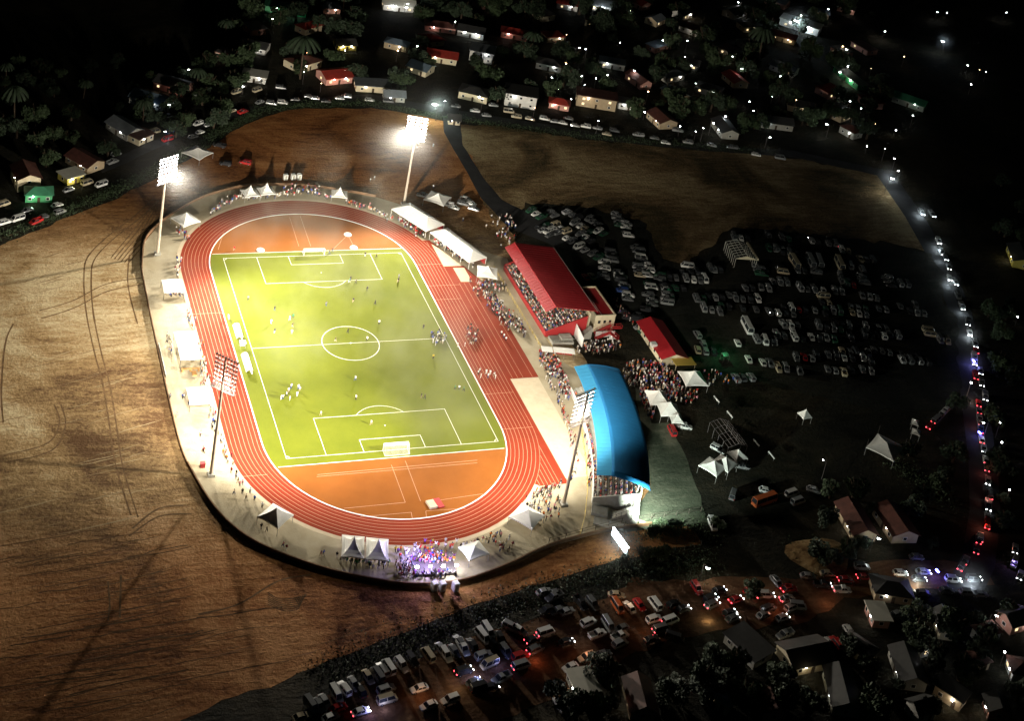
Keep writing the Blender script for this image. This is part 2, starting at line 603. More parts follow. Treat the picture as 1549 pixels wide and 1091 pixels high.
for y, x0, x1 in ((-47, 34.8, 44.6), (44, 34.8, 44.6), (30.5, 34.8, 47.0), (22, 34.8, 44.6), (-30, 34.8, 44.6), (-58, -46.3, -38), (20, -46.8, -37.2)):
    line(tl, x0, y, x1, y, 0.12, 0.129)
for x in (46.8, 48.6, 50.4, 53.6):
    line(tl, x, -23.0, x, 31.5, 0.10, 0.125)
struct(tl.build('lane_markings', M['lane']))
dl = MB()


def pxline(a, b, wdt=0.13):
    p, q = at(*a), at(*b)
    line(dl, p.x, p.y, q.x, q.y, wdt, 0.125)


for a, b in (((592, 704), (613, 761)), ((613, 698), (636, 759)), ((613, 761), (520, 770)), ((480, 719), (722, 697)), ((479, 722), (722, 701)), ((655, 759), (730, 748)), ((545, 783), (622, 776)),
             ((622, 776), (624, 787)), ((644, 774), (645, 784)), ((644, 774), (704, 770)), ((438, 329), (452, 373)), ((454, 327), (470, 373)), ((530, 352), (500, 381)), ((524, 351), (537, 377)), ((330, 378), (338, 352))):
    pxline(a, b)
struct(dl.build('infield_markings', M['lane']))
k1 = MB()
a, b = stad(R0 - .16), stad(R0 + .16)
a.append(a[0]); b.append(b[0])
k1.strip(a, b, 0.19)
k1.strip(a, a, 0.10, 0.19)
k1.strip(b, b, 0.19, 0.10)
struct(k1.build('track_kerb', M['whitepaint']))
line2 = MB()
line(line2, -34.6, -55.45, 32.4, -55.45, 0.2, 0.15)
line(line2, -34.9, 55.05, 32.6, 55.05, 0.2, 0.15)
struct(line2.build('turf_edging', M['line']))
k2 = MB()
a, b = stad(RO + .02), stad(RO + 1.2)
k2.strip(a[9:74], b[9:74], 0.115)
struct(k2.build('track_edge_strip', M['paleconc']))

# tyre tracks in the field
def ribbon(mb, pts, wdt, z):
    q = [at(*p) for p in pts]
    # smooth by Catmull-Rom
    out = []
    for k in range(len(q) - 1):
        p0, p1, p2, p3 = q[max(k - 1, 0)], q[k], q[k + 1], q[min(k + 2, len(q) - 1)]
        for t in [i / 6 for i in range(6)]:
            out.append(0.5 * ((2 * p1) + (p2 - p0) * t + (2 * p0 - 5 * p1 + 4 * p2 - p3) * t * t + (3 * p1 - p0 - 3 * p2 + p3) * t ** 3))
    out.append(q[-1])
    L_, R_ = [], []
    for k, p in enumerate(out):
        d = (out[min(k + 1, len(out) - 1)] - out[max(k - 1, 0)]).normalized()
        n = Vector((-d.y, d.x, 0)) * wdt * (0.7 + 0.5 * random.random()) / 2
        L_.append(p + n)
        R_.append(p - n)
    mb.strip(L_, R_, z)


tt = MB()
T0 = [(232, 300), (205, 325), (160, 360), (132, 390), (127, 420), (130, 470), (142, 530), (155, 580), (165, 640), (172, 690), (182, 730), (198, 780)]
ribbon(tt, T0, 0.5, 0.03)
ribbon(tt, [(x + 11 - max(0, (400 - y)) * .03, y + 3) for x, y in T0], 0.5, 0.03)
for k in range(6):
    ribbon(tt, [(228 + 4 * k, 315 - 1 * k), (205 + 5 * k, 345 + 2 * k), (180 + 5 * k, 375 + 2 * k), (168 + 5 * k, 390 + 2 * k)], 0.4, 0.031)
ribbon(tt, [(196, 385), (193, 420), (197, 450), (208, 490)], 0.5, 0.03)
ribbon(tt, [(5, 640), (2, 590), (8, 520), (20, 490)], 0.5, 0.03)
for k in range(7):
    ribbon(tt, [(445 + 3 * k, 905 - k), (452 + 1.5 * k, 915 - 2 * k), (450 + k, 922 - 3 * k), (430 - k, 925 - 3 * k), (405, 915 - 3 * k)], 0.3, 0.03)
rq = random.Random(3)
t2 = MB()
for k in range(70):
    x0, y0 = rq.uniform(-40, 300), rq.uniform(800, 1085)
    ln_ = rq.uniform(40, 190)
    sl = -.17 + rq.gauss(0, .025)
    pp = [(x0 + ln_ * t, y0 + sl * ln_ * t + rq.gauss(0, .9)) for t in (0, .2, .4, .6, .8, 1)]
    e_ = pp[-1]
    if e_[1] < 800 + max(0, e_[0] - 290) * .55 or y0 > 1090 - (e_[0] - 200) * .25:
        continue
    ribbon(t2, pp, rq.uniform(.14, .42), 0.0295 + .0001 * k)
struct(t2.build('plough_furrows', mat('furrow shade soil', (.12, .066, .03), .95, var=.4, scale=.4)))
ribbon(tt, [(60, 470), (110, 455), (160, 430), (215, 420)], 0.5, 0.03)
ribbon(tt, [(62, 482), (112, 466), (162, 441), (216, 430)], 0.5, 0.03)
ribbon(tt, [(0, 690), (70, 672), (90, 640), (82, 612)], 0.5, 0.03)
ribbon(tt, [(8, 700), (78, 682), (99, 644), (92, 612)], 0.5, 0.03)
ribbon(tt, [(200, 800), (240, 770), (285, 765)], 0.6, 0.03)
ribbon(tt, [(195, 812), (240, 782), (290, 778)], 0.6, 0.03)
ribbon(tt, [(163, 880), (166, 915), (163, 940)], 0.5, 0.03)
ribbon(tt, [(183, 870), (182, 905), (181, 935)], 0.5, 0.03)
ribbon(tt, [(300, 930), (360, 915), (420, 880), (470, 870)], 0.5, 0.03)
struct(tt.build('tyre_tracks', M['rut']))
rf = random.Random(21)
fd, fp, fc = MB(), MB(), MB()
cnt = 0
while cnt < 240:
    x, y = rf.uniform(-150, 20), rf.uniform(-150, 95)
    if not (x < -64 or (y < -109 and x < -20)):
        continue
    if y < -122 + (x + 36) * .29 or y > 70 + (x + 103) * .75:
        continue
    th = .14 + max(0, (y + 90)) * .0022 + rf.gauss(0, .05)
    ln_ = rf.uniform(4, 26) * (1.3 if y < -60 else .8)
    cu = rf.gauss(0, .012)
    n_ = 9
    Lp, Rp = [], []
    wd = rf.uniform(.12, .34)
    for k in range(n_):
        d = ln_ * (k / (n_ - 1) - .5)
        p = Vector((x + d * math.cos(th), y + d * math.sin(th) + cu * d * d * .5 + rf.gauss(0, .12), 0))
        e_ = wd * math.sin(PI * (k + .3) / (n_ - .4)) * rf.uniform(.6, 1.2) / 2
        q = Vector((-math.sin(th), math.cos(th), 0)) * e_
        Lp.append(p + q); Rp.append(p - q)
    if any((v.x > -61.5 and v.y > -106) for v in Lp):
        continue
    (fd if rf.random() < .52 else (fc if y < -72 else fp)).strip(Lp, Rp, 0.026)
    cnt += 1
struct(fd.build('furrows', M['rut']))
struct(fp.build('soil_ridges', mat('dry crust', (.37, .29, .17), .95, var=.3, scale=.5)))
struct(fc.build('soil_ridges', mat('clay crust', (.34, .17, .09), .95, var=.3, scale=.5)))

# ------------------------------------------------------------------ perimeter walls and fences
def wall_run(name, label, pts, hgt, thick, m, cat='wall', z=0.0):
    mb = MB()
    L_, R_ = [], []
    q = [Vector((p[0], p[1], 0)) for p in pts]
    for k, p in enumerate(q):
        d = (q[min(k + 1, len(q) - 1)] - q[max(k - 1, 0)]).normalized()
        n = Vector((-d.y, d.x, 0)) * thick / 2
        L_.append(p + n); R_.append(p - n)
    mb.strip(L_, R_, z + hgt)
    mb.strip(L_, L_, z, z + hgt)
    mb.strip(R_, R_, z + hgt, z)
    return tag(mb.build(name, m), label, cat)


def dense(pts, step=3.0):
    out = []
    for k in range(len(pts) - 1):
        p, q = Vector((*pts[k][:2], 0)), Vector((*pts[k + 1][:2], 0))
        n = max(1, int((q - p).length / step))
        out += [p.lerp(q, i / n) for i in range(n)]
    out.append(Vector((*pts[-1][:2], 0)))
    return out


def smooth_path(pts, step=4):
    q = [Vector((*p[:2], 0)) for p in pts]
    out = []
    for k in range(len(q) - 1):
        p0, p1, p2, p3 = q[max(k - 1, 0)], q[k], q[k + 1], q[min(k + 2, len(q) - 1)]
        for i in range(step):
            t = i / step
            out.append(0.5 * ((2 * p1) + (p2 - p0) * t + (2 * p0 - 5 * p1 + 4 * p2 - p3) * t * t + (3 * p1 - p0 - 3 * p2 + p3) * t ** 3))
    out.append(q[-1])
    return out


wall_run('perimeter_wall', 'brown earth-stained wall curving round the southern end of the concrete apron', smooth_path(WALL[:12]), 1.1, 0.35, M['wall'])
wall_run('perimeter_wall', 'low brown wall running straight along the western edge of the concrete apron', smooth_path(WALL[11:15]), 0.7, 0.3, M['wall'])
wall_run('perimeter_wall', 'thin brown wall curving round the far end of the arena', smooth_path(WALL[14:]), 1.1, 0.3, M['wall'])
wall_run('banner', 'long white banner strip laid along the western wall', [(-59.4, 4.5), (-59.4, -12)], 0.9, 0.12, M['white'], 'banner', 0.05)


def post_fence(label, pts, hgt, gap, m, rails=2, group=None):
    """each post a part, rails and mesh one part"""
    root = thing('fence', label, 'fence', (pts[0][0], pts[0][1], 0))
    inv = Vector((pts[0][0], pts[0][1], 0))
    q = dense(pts, gap)
    pm = MB()
    pm.bar((0, 0, 0), (0, 0, hgt), 0.09, 5)
    me = pm.mesh('post', m)
    for p in q:
        link('post', me, root, p - inv)
    rm = MB()
    for k in range(len(q) - 1):
        for r in range(rails):
            z = hgt * (r + 1) / rails - 0.05
            rm.bar(q[k] - inv + Vector((0, 0, z)), q[k + 1] - inv + Vector((0, 0, z)), 0.06, 4)
    rm.build('rail', m, root)
    return root


M['yellow'] = mat('yellow rail paint', (0.50, 0.36, 0.07), 0.6)
post_fence('yellow spectator rail curving past the blue roofed stand', px((872, 615), (880, 660), (886, 700), (888, 745), (884, 785), (877, 811)), 1.4, 2.5, M['yellow'])
post_fence('boundary fence beneath the lit billboard at the south-east corner', px((830, 822), (880, 808), (940, 792), (985, 786), (1060, 775)), 1.8, 4.0, M['fence'])
post_fence('long dark fence on the lower edge of the soil field', px((560, 985), (640, 950), (720, 921), (800, 893), (900, 862), (985, 842), (1060, 826)), 1.6, 5.0, M['fence'])
post_fence('pale rail in front of the red roofed grandstand', [(62.6, 40), (62.4, 20), (62.2, 0), (62.0, -12)], 1.2, 2.5, M['yellow'])

# ------------------------------------------------------------------ floodlight masts
LAMPME = None


def floodlight(base, aim, label, hb=27.6, ht=37.2, hous=None, far=None, power=None, cone=102, blend=.9):
    root = thing('floodlight_mast', label, 'floodlight', (base[0], base[1], 0), 0, 'floodlight masts at the corners of the track')
    az = math.atan2(aim[1] - base[1], aim[0] - base[0])
    ux = Vector((-math.sin(az), math.cos(az), 0))
    fw = Vector((math.cos(az), math.sin(az), 0))
    mb = MB(); mb.box((0, 0, 0.45), (2.0, 2.0, 0.9)); mb.build('footing', M['conc'], root)
    mb = MB(); mb.bar((0, 0, 0.9), (0, 0, ht), 0.52, 12, r2=0.26); mb.build('pole', M['mast'], root)
    hw_ = 3.7
    rows, cols = 8, 8
    for r in range(rows):
        z = hb + 0.7 + (ht - hb - 0.9) * r / (rows - 1)
        mb = MB()
        p = fw * 0.42 + Vector((0, 0, z))
        mb.bar(p - ux * hw_, p + ux * hw_, 0.09, 4)
        mb.build('crossarm', M['darksteel'], root)
    for s in (-1, 0, 1):
        mb = MB()
        p = fw * 0.34 + ux * (s * hw_ * 0.7)
        mb.bar(p + Vector((0, 0, hb)), p + Vector((0, 0, ht)), 0.08, 4)
        mb.build('upright', M['darksteel'], root)
    mb = MB()
    p = fw * 0.1 + Vector((0, 0, hb - 0.1))
    mb.bar(p - ux * (hw_ + .3), p + ux * (hw_ + .3), 0.12, 4)
    mb.bar(p + fw * 0.7 - ux * (hw_ + .3), p + fw * 0.7 + ux * (hw_ + .3), 0.12, 4)
    mb.box((p.x, p.y, hb - 0.2), (1.0, 2 * hw_, 0.06), az)
    mb.build('service_platform', M['darksteel'], root)
    tilt = math.radians(24)
    dr = (fw * math.cos(tilt) - Vector((0, 0, math.sin(tilt)))).normalized()
    hm = MB(); hm.bar((0, 0, 0), dr * 0.34, 0.20, 8, r2=0.40); hme = hm.mesh('lamp', hous or M['lamphouse'])
    lm = MB(); lm.bar(dr * 0.335, dr * 0.345, 0.38, 8); lme = lm.mesh('lens', M['lens'])
    for r in range(rows):
        z = hb + 0.7 + (ht - hb - 0.9) * r / (rows - 1)
        for c in range(cols):
            p = fw * 0.55 + ux * (-hw_ + 0.35 + (2 * hw_ - .7) * c / (cols - 1)) + Vector((0, 0, z))
            l = link('lamp', hme, root, p)
            link('lens', lme, l)
    b3 = Vector((base[0], base[1], 0))
    src = b3 + fw * 1.3 + Vector((0, 0, (hb + ht) / 2))
    d = (Vector((aim[0], aim[1], 0)) - src)
    lo = lamp('flood_light', 'SPOT', fw * 1.3 + Vector((0, 0, (hb + ht) / 2)), power or FLOOD_W, FLOOD_COL, root, 2.2, math.radians(cone), blend)
    lo.rotation_euler = d.to_track_quat('-Z', 'Y').to_euler()
    if far:
        l2 = lamp('flood_light', 'SPOT', fw * 1.3 + Vector((0, 0, (hb + ht) / 2)), far[2], FLOOD_COL, root, 2.2, math.radians(64), 1.0)
        l2.rotation_euler = (Vector((far[0], far[1], 0)) - src).to_track_quat('-Z', 'Y').to_euler()
    return root


floodlight((-53.2, 56.1), (10, -48), 'lit floodlight mast at the north-west bend, lamps facing the pitch beside the peaked tent')
floodlight((42.4, 85.8), (-10, -44), 'lit floodlight mast rising behind the long white marquee', far=(-140, -20, 2.3e6))
floodlight((-53.2, -56.4), (8, 2), 'floodlight mast with dark red lamp backs standing on the west apron', far=(110, 230, 2.0e6), power=FLOOD_S, cone=168, blend=.5)
floodlight((40.9, -80.9), (6, 8), 'floodlight mast with pale lamp backs leaning before the blue roofed stand', hous=M['whitepaint'], far=(-135, 40, 2.3e6), power=FLOOD_S, cone=168, blend=.5)  # pale housings: light from the other masts put into their colour

# ------------------------------------------------------------------ goals
def goal(y, s, label):
    root = thing('goal', label, 'goal', (0, y, 0.13))
    for x in (-3.66, 3.66):
        mb = MB(); mb.bar((x, 0, 0), (x, 0, 2.44), 0.10, 8); mb.build('post', M['whitepaint'], root)
    mb = MB(); mb.bar((-3.66, 0, 2.44), (3.66, 0, 2.44), 0.10, 8); mb.build('crossbar', M['whitepaint'], root)
    mb = MB()
    for x in (-3.66, 3.66):
        mb.bar((x, 0, 2.4), (x, s * 1.0, 2.3), 0.05); mb.bar((x, s * 1.0, 2.3), (x, s * 2.4, 0.05), 0.05); mb.bar((x, 0, 0.05), (x, s * 2.4, 0.05), 0.05)
    mb.bar((-3.66, s * 2.4, .05), (3.66, s * 2.4, .05), 0.06); mb.bar((-3.66, s * 1.0, 2.3), (3.66, s * 1.0, 2.3), 0.05)
    mb.build('back_frame', M['whitepaint'], root)
    mb = MB()
    r = 0.028
    for k in range(1, 20):
        x = -3.66 + 7.32 * k / 20
        mb.bar((x, 0, 2.42), (x, s * 1.0, 2.3), r, 3); mb.bar((x, s * 1.0, 2.3), (x, s * 2.4, .05), r, 3)
    for k in range(1, 8):
        t = k / 8
        mb.bar((-3.66, s * (1 + 1.4 * t), 2.3 * (1 - t)), (3.66, s * (1 + 1.4 * t), 2.3 * (1 - t)), r, 3)
    for k in range(1, 4):
        mb.bar((-3.66, s * k / 4, 2.4 - .025 * k), (3.66, s * k / 4, 2.4 - .025 * k), r, 3)
    n = mb.build('net', M['net'], root)
    n['kind'] = 'stuff'


goal(PY, 1, 'white netted goal in front of the far orange bend')
goal(-PY, -1, 'white netted goal at the near end of the pitch')

# ------------------------------------------------------------------ red roofed grandstand
RS = thing('grandstand', 'grandstand with a big red pitched roof over packed rows of seats', 'grandstand', (66, 18, 0))
O = Vector((66, 18, 0))


def part(mb, name, m, parent, off):
    mb.v = [(v[0] - off.x, v[1] - off.y, v[2] - off.z) for v in mb.v]
    return mb.build(name, m, parent)


y0, y1 = -2.2, 39.2
NT = 11
for k in range(NT):
    mb = MB(); mb.box((66.8 + 1.3 * k, (y0 + y1) / 2, (1.3 + .5 * k) / 2), (1.3, y1 - y0 - .6, 1.3 + .5 * k - .02)); part(mb, 'tier', M['conc'], RS, O)
mb = MB(); mb.box((66.0, (y0 + y1) / 2, 0.95), (0.2, y1 - y0 - .4, 1.9)); part(mb, 'front_wall', M['redrail'], RS, O)
for yy in (y0 + .1, y1 - .1):
    mb = MB()
    mb.faces([(66.1, yy - .12, 0), (80.4, yy - .12, 0), (80.4, yy - .12, 7.3), (66.1, yy - .12, 2.1), (66.1, yy + .12, 0), (80.4, yy + .12, 0), (80.4, yy + .12, 7.3), (66.1, yy + .12, 2.1)],
             [(0, 1, 2, 3), (7, 6, 5, 4), (0, 4, 5, 1), (1, 5, 6, 2), (2, 6, 7, 3), (3, 7, 4, 0)])
    part(mb, 'side_wall', M['redrail'], RS, O)
mb = MB(); mb.box((81.2, (y0 + y1) / 2, 4.1), (0.3, y1 - y0 - .4, 8.2)); part(mb, 'back_wall', M['cream'], RS, O)


def slab(q, th):
    """quad q thickened downward"""
    mb = MB()
    a = [Vector(p) for p in q]
    b = [p - Vector((0, 0, th)) for p in a]
    mb.faces(a + b, [(0, 1, 2, 3), (7, 6, 5, 4), (0, 4, 5, 1), (1, 5, 6, 2), (2, 6, 7, 3), (3, 7, 4, 0)])
    return mb


part(slab([(68.2, y0 + .7, 11.0), (83.6, y0 + .7, 8.6), (83.6, y1 - .3, 8.6), (68.2, y1 - .3, 11.0)], 0.18), 'roof', M['redroof'], RS, O)
part(slab([(64.9, y0 + .7, 9.3), (68.19, y0 + .7, 11.0), (68.19, y1 - .3, 11.0), (64.9, y1 - .3, 9.3)], 0.18), 'roof', M['redroof'], RS, O)
mb = MB(); mb.bar((68.2, y0 + .6, 11.05), (68.2, y1 - .2, 11.05), 0.2, 6); part(mb, 'ridge_cap', M['redroof'], RS, O)
for k in range(8):
    yy = y0 + 1.2 + (y1 - y0 - 2) * k / 7
    mb = MB(); mb.bar((79.6, yy, 6.8), (79.6, yy, 9.0), 0.14, 6); part(mb, 'column', M['darksteel'], RS, O)
    mb = MB(); mb.bar((65.4, yy, 9.2), (68.2, yy, 10.7), 0.1); mb.bar((68.2, yy, 10.7), (81, yy, 8.75), 0.14); mb.bar((68.5, yy, 10.4), (79.6, yy, 7.6), 0.08); part(mb, 'truss', M['darksteel'], RS, O)
mb = MB()
for k in range(14):
    mb.box((77.2 + .32 * k, -4.0, 0.15 + .3 * k / 2), (0.32, 2.0, 0.3 + .3 * k))
part(mb, 'stair_flight', M['conc'], RS, O)
mb = MB(); mb.faces([(76.4, -9.0, 0), (76.4, -2.4, 0), (76.4, -2.4, 4.6), (76.4, -9.0, 3.6), (76.7, -9.0, 0), (76.7, -2.4, 0), (76.7, -2.4, 4.6), (76.7, -9, 3.6)],
                    [(3, 2, 1, 0), (4, 5, 6, 7), (0, 1, 5, 4), (1, 2, 6, 5), (2, 3, 7, 6), (3, 0, 4, 7)]); part(mb, 'stair_wall', M['whitepaint'], RS, O)
mb = MB(); mb.box((70.5, -5.2, 0.5), (7.5, 4.4, 1.0)); mb.box((72.3, -4.6, 1.3), (4, 3.0, 0.6)); part(mb, 'landing', M['conc'], RS, O)
for k in range(5):
    mb = MB(); mb.bar((67 + 1.7 * k, -7.3, 1.0), (67 + 1.7 * k, -7.3, 2.2), 0.06); mb.bar((67 + 1.7 * k, -7.3, 2.15), (68.7 + 1.7 * k, -7.3, 2.15), 0.06); part(mb, 'handrail', M['steel'], RS, O)
mb = MB()
for k in range(1, 26):
    yy = y0 + .7 + (y1 - y0 - 1) * k / 26
    mb.bar((68.3, yy, 11.0), (83.55, yy, 8.62), .05, 3); mb.bar((64.95, yy, 9.34), (68.15, yy, 11.0), .05, 3)
o_ = part(mb, 'roof_seam', M['redroof'], RS, O); o_['kind'] = 'stuff'
mb = MB(); mb.bar((83.7, y0 + .8, 8.5), (83.7, y1 - .4, 8.5), .14, 6); part(mb, 'gutter', M['conc'], RS, O)
AN = thing('annex', 'cream block with a sunken dark red roof behind the grandstand', 'building', (87.5, 7.8, 0))
O2 = Vector((87.5, 7.8, 0))
mb = MB(); mb.box((87.55, 7.75, 2.95), (7.5, 17.3, 5.9)); wl = part(mb, 'wall', M['cream'], AN, O2)
mb = MB(); mb.box((87.55, 7.75, 5.96), (7.0, 16.8, 0.1)); part(mb, 'roof', M['redroof'], AN, O2)
for c, d in (((91.1, 7.75), (0.4, 17.7)), ((84.0, 7.75), (0.4, 17.7)), ((87.55, -.9), (6.7, 0.4)), ((87.55, 16.4), (6.7, .4))):
    mb = MB(); mb.box((c[0], c[1], 6.2), (*d, 0.62)); part(mb, 'parapet', M['cream'], AN, O2)
for k in range(3):
    mb = MB(); mb.box((85.6 + 2 * k, -.93, 3.8), (0.9, 0.08, 1.1)); part(mb, 'window', M['glass'], AN, O2)
for k in range(5):
    mb = MB(); mb.box((91.33, 1 + 3.2 * k, 3.8), (0.08, 1.2, 1.1)); part(mb, 'window', M['glass'], AN, O2)
mb = MB(); mb.box((89.8, -.93, 1.05), (1.0, 0.08, 2.1)); part(mb, 'door', M['redrail'], AN, O2)
mb = MB(); mb.bar((86.2, -.4, 6.35), (86.2, 11, 6.35), 0.08); part(mb, 'roof_pipe', M['conc'], AN, O2)
SR = thing('outside_stair', 'red zigzag stair against the cream annex wall', 'stair', (85, -4, 0))
O3 = Vector((85, -4, 0))
for (a, b) in (((84, -2.2, 0.2), (89.5, -2.2, 3.0)), ((89.5, -3.6, 3.0), (92.8, -3.6, 3.0)), ((83, -5.2, 0.2), (88, -5.2, 2.2)), ((88, -5.2, 2.2), (91, -6.6, 0.3))):
    a, b = Vector(a), Vector(b)
    d = (b - a).normalized(); n = Vector((-d.y, d.x, 0)).normalized() * .6
    mb = MB(); mb.faces([a - n, a + n, b + n, b - n, a - n + Vector((0, 0, .3)), a + n + Vector((0, 0, .3)), b + n + Vector((0, 0, .3)), b - n + Vector((0, 0, .3))],
                        [(3, 2, 1, 0), (4, 5, 6, 7), (0, 1, 5, 4), (1, 2, 6, 5), (2, 3, 7, 6), (3, 0, 4, 7)])
    part(mb, 'flight', M['redrail'], SR, O3)
    mb = MB()
    for s in (-1, 1):
        mb.bar(a + n * s + Vector((0, 0, 1.2)), b + n * s + Vector((0, 0, 1.2)), 0.07)
        for t in (0, .5, 1):
            p = a.lerp(b, t) + n * s
            mb.bar(p + Vector((0, 0, .2)), p + Vector((0, 0, 1.2)), 0.05)
    part(mb, 'handrail', M['redrail'], SR, O3)
mb = MB(); mb.box((87, -4.0, 1.1), (7, .25, 2.2)); mb.box((89.2, -5.6, 0.7), (2.5, .25, 1.4)); part(mb, 'side_panel', M['whitepaint'], SR, O3)

# ------------------------------------------------------------------ blue roofed stand (curved in plan)
pA, pB, pC = Vector((62.5, -31.9)), Vector((58.9, -54.0)), Vector((49.1, -81.0))
ax, ay = pB - pA, pC - pA
dd = 2 * (ax.x * ay.y - ax.y * ay.x)
uc = Vector((ay.y * ax.length_squared - ax.y * ay.length_squared, ax.x * ay.length_squared - ay.x * ax.length_squared)) / dd
BC = pA + uc
BR = uc.length
a0 = math.atan2(pA.y - BC.y, pA.x - BC.x)
a1 = math.atan2(pC.y - BC.y, pC.x - BC.x)
BS = thing('grandstand', 'curved grandstand with a long blue roof and spectators under its near edge', 'grandstand', (62, -56, 0))
OB = Vector((62, -56, 0))


def bp(t, dep, z):
    a = a0 + (a1 - a0) * t
    r = BR + dep
    return Vector((BC.x + r * math.cos(a), BC.y + r * math.sin(a), z))


def arcslab(d0, z0, d1, z1, th, t0=0.0, t1=1.0, n=16):
    mb = MB()
    vs = []
    for k in range(n + 1):
        t = t0 + (t1 - t0) * k / n
        vs += [bp(t, d0, z0), bp(t, d1, z1), bp(t, d1, z1 - th), bp(t, d0, z0 - th)]
    fs = []
    for k in range(n):
        i, j = 4 * k, 4 * k + 4
        for q in range(4):
            fs.append((i + q, j + q, j + (q + 1) % 4, i + (q + 1) % 4))
    fs += [(0, 1, 2, 3), tuple(4 * n + q for q in (3, 2, 1, 0))]
    mb.faces(vs, fs)
    return mb


part(arcslab(0, 9.6, 4.0, 10.4, .2), 'fascia_sheet', M['bluelight'], BS, OB)
mb = MB()
NR, NA = 10, 20
for lo in (0, -.2):
    for k in range(NA + 1):
        for j in range(NR + 1):
            u = j / NR
            mb.v.append(tuple(bp(k / NA, 4.003 + 11.2 * u, 10.4 - 1.9 * u ** 2 + lo)))
W1 = NR + 1
for k in range(NA):
    for j in range(NR):
        i = k * W1 + j
        mb.f.append((i, i + W1, i + W1 + 1, i + 1)); mb.m.append(0)
        i += (NA + 1) * W1
        mb.f.append((i, i + 1, i + W1 + 1, i + W1)); mb.m.append(0)
off_ = (NA + 1) * W1
rim = [k * W1 for k in range(NA + 1)] + [NA * W1 + j for j in range(1, W1)] + [k * W1 + NR for k in range(NA - 1, -1, -1)] + [j for j in range(NR - 1, 0, -1)]
for i in range(len(rim)):
    a, b = rim[i], rim[(i + 1) % len(rim)]
    mb.f.append((b, a, a + off_, b + off_)); mb.m.append(0)
ro_ = part(mb, 'roof', M['blueroof'], BS, OB)
ro_.data.polygons.foreach_set('use_smooth', [k < 2 * NA * NR for k in range(len(mb.f))])
for k in range(9):
    part(arcslab(0.6 + 1.35 * k, 1.2 + .55 * k, 1.94 + 1.35 * k, 1.2 + .55 * k, 1.2 + .55 * k - .02), 'tier', M['conc'], BS, OB)
part(arcslab(0.3, 2.0, .55, 2.0, 2.0, 0, 1.0), 'front_wall', M['whitepaint'], BS, OB)
part(arcslab(13.0, 8.3, 13.3, 8.3, 8.3), 'back_wall', M['cream'], BS, OB)
for k in range(9):
    t = .02 + .96 * k / 8
    mb = MB(); mb.bar(bp(t, 12.2, 5.6), bp(t, 12.2, 9.2), .15, 6); part(mb, 'column', M['steel'], BS, OB)
    mb = MB(); mb.bar(bp(t, .4, 9.4), bp(t, 4, 10.1), .09); mb.bar(bp(t, 4, 10.1), bp(t, 12.4, 9.0), .13); part(mb, 'truss', M['steel'], BS, OB)
mb = MB()
for k in range(1, 30):
    t = k / 30
    q_ = [bp(t, 4.0 + 11.2 * u, 10.41 - 1.9 * u ** 2) for u in (0, .25, .5, .75, 1)]
    for i in range(4):
        mb.bar(q_[i], q_[i + 1], .022, 3)
    mb.bar(bp(t, .05, 9.62), bp(t, 3.95, 10.41), .022, 3)
o_ = part(mb, 'roof_seam', M['blueroof'], BS, OB); o_['kind'] = 'stuff'
# near end wall and stair
for q in ([(1.0, 0.6, 2.1), (1.004, 13.2, 7.2)],):
    mb = MB()
    vs = []
    for t in (1.0, 1.006):
        vs += [bp(t, .5, 0), bp(t, 13.3, 0), bp(t, 13.3, 6.9), bp(t, .5, 2.2)]
    mb.faces(vs, [(0, 1, 2, 3), (7, 6, 5, 4), (0, 4, 5, 1), (1, 5, 6, 2), (2, 6, 7, 3), (3, 7, 4, 0)])
    part(mb, 'end_wall', M['conc'], BS, OB)
part(arcslab(0.5, 1.0, 5.0, 1.0, 1.0, 1.008, 1.10), 'landing', M['conc'], BS, OB)
for k in range(12):
    part(arcslab(6.0 + .45 * k, .4 + .33 * k, 6.44 + .45 * k, .4 + .33 * k, .4 + .33 * k, 1.05, 1.10, 1), 'step', M['conc'], BS, OB)
for t in (1.046, 1.104):
    mb = MB()
    for k in range(5):
        p = bp(t, 6 + 1.3 * k, .4 + .33 * 2.9 * k)
        mb.bar(p, p + Vector((0, 0, 1.1)), .06)
    mb.bar(bp(t, 6, 1.5), bp(t, 11.3, 5.4), .07)
    part(mb, 'handrail', M['darksteel'], BS, OB)
part(arcslab(11.6, 4.3, 13.3, 4.3, 4.3, 1.008, 1.10), 'stair_tower', M['conc'], BS, OB)
part(arcslab(1.5, 0.4, 10, 0.4, .4, 1.11, 1.17), 'plinth', M['conc'], BS, OB)

# ------------------------------------------------------------------ small red house, ticket office
def oriented(p, q):
    return math.atan2(q.y - p.y, q.x - p.x)


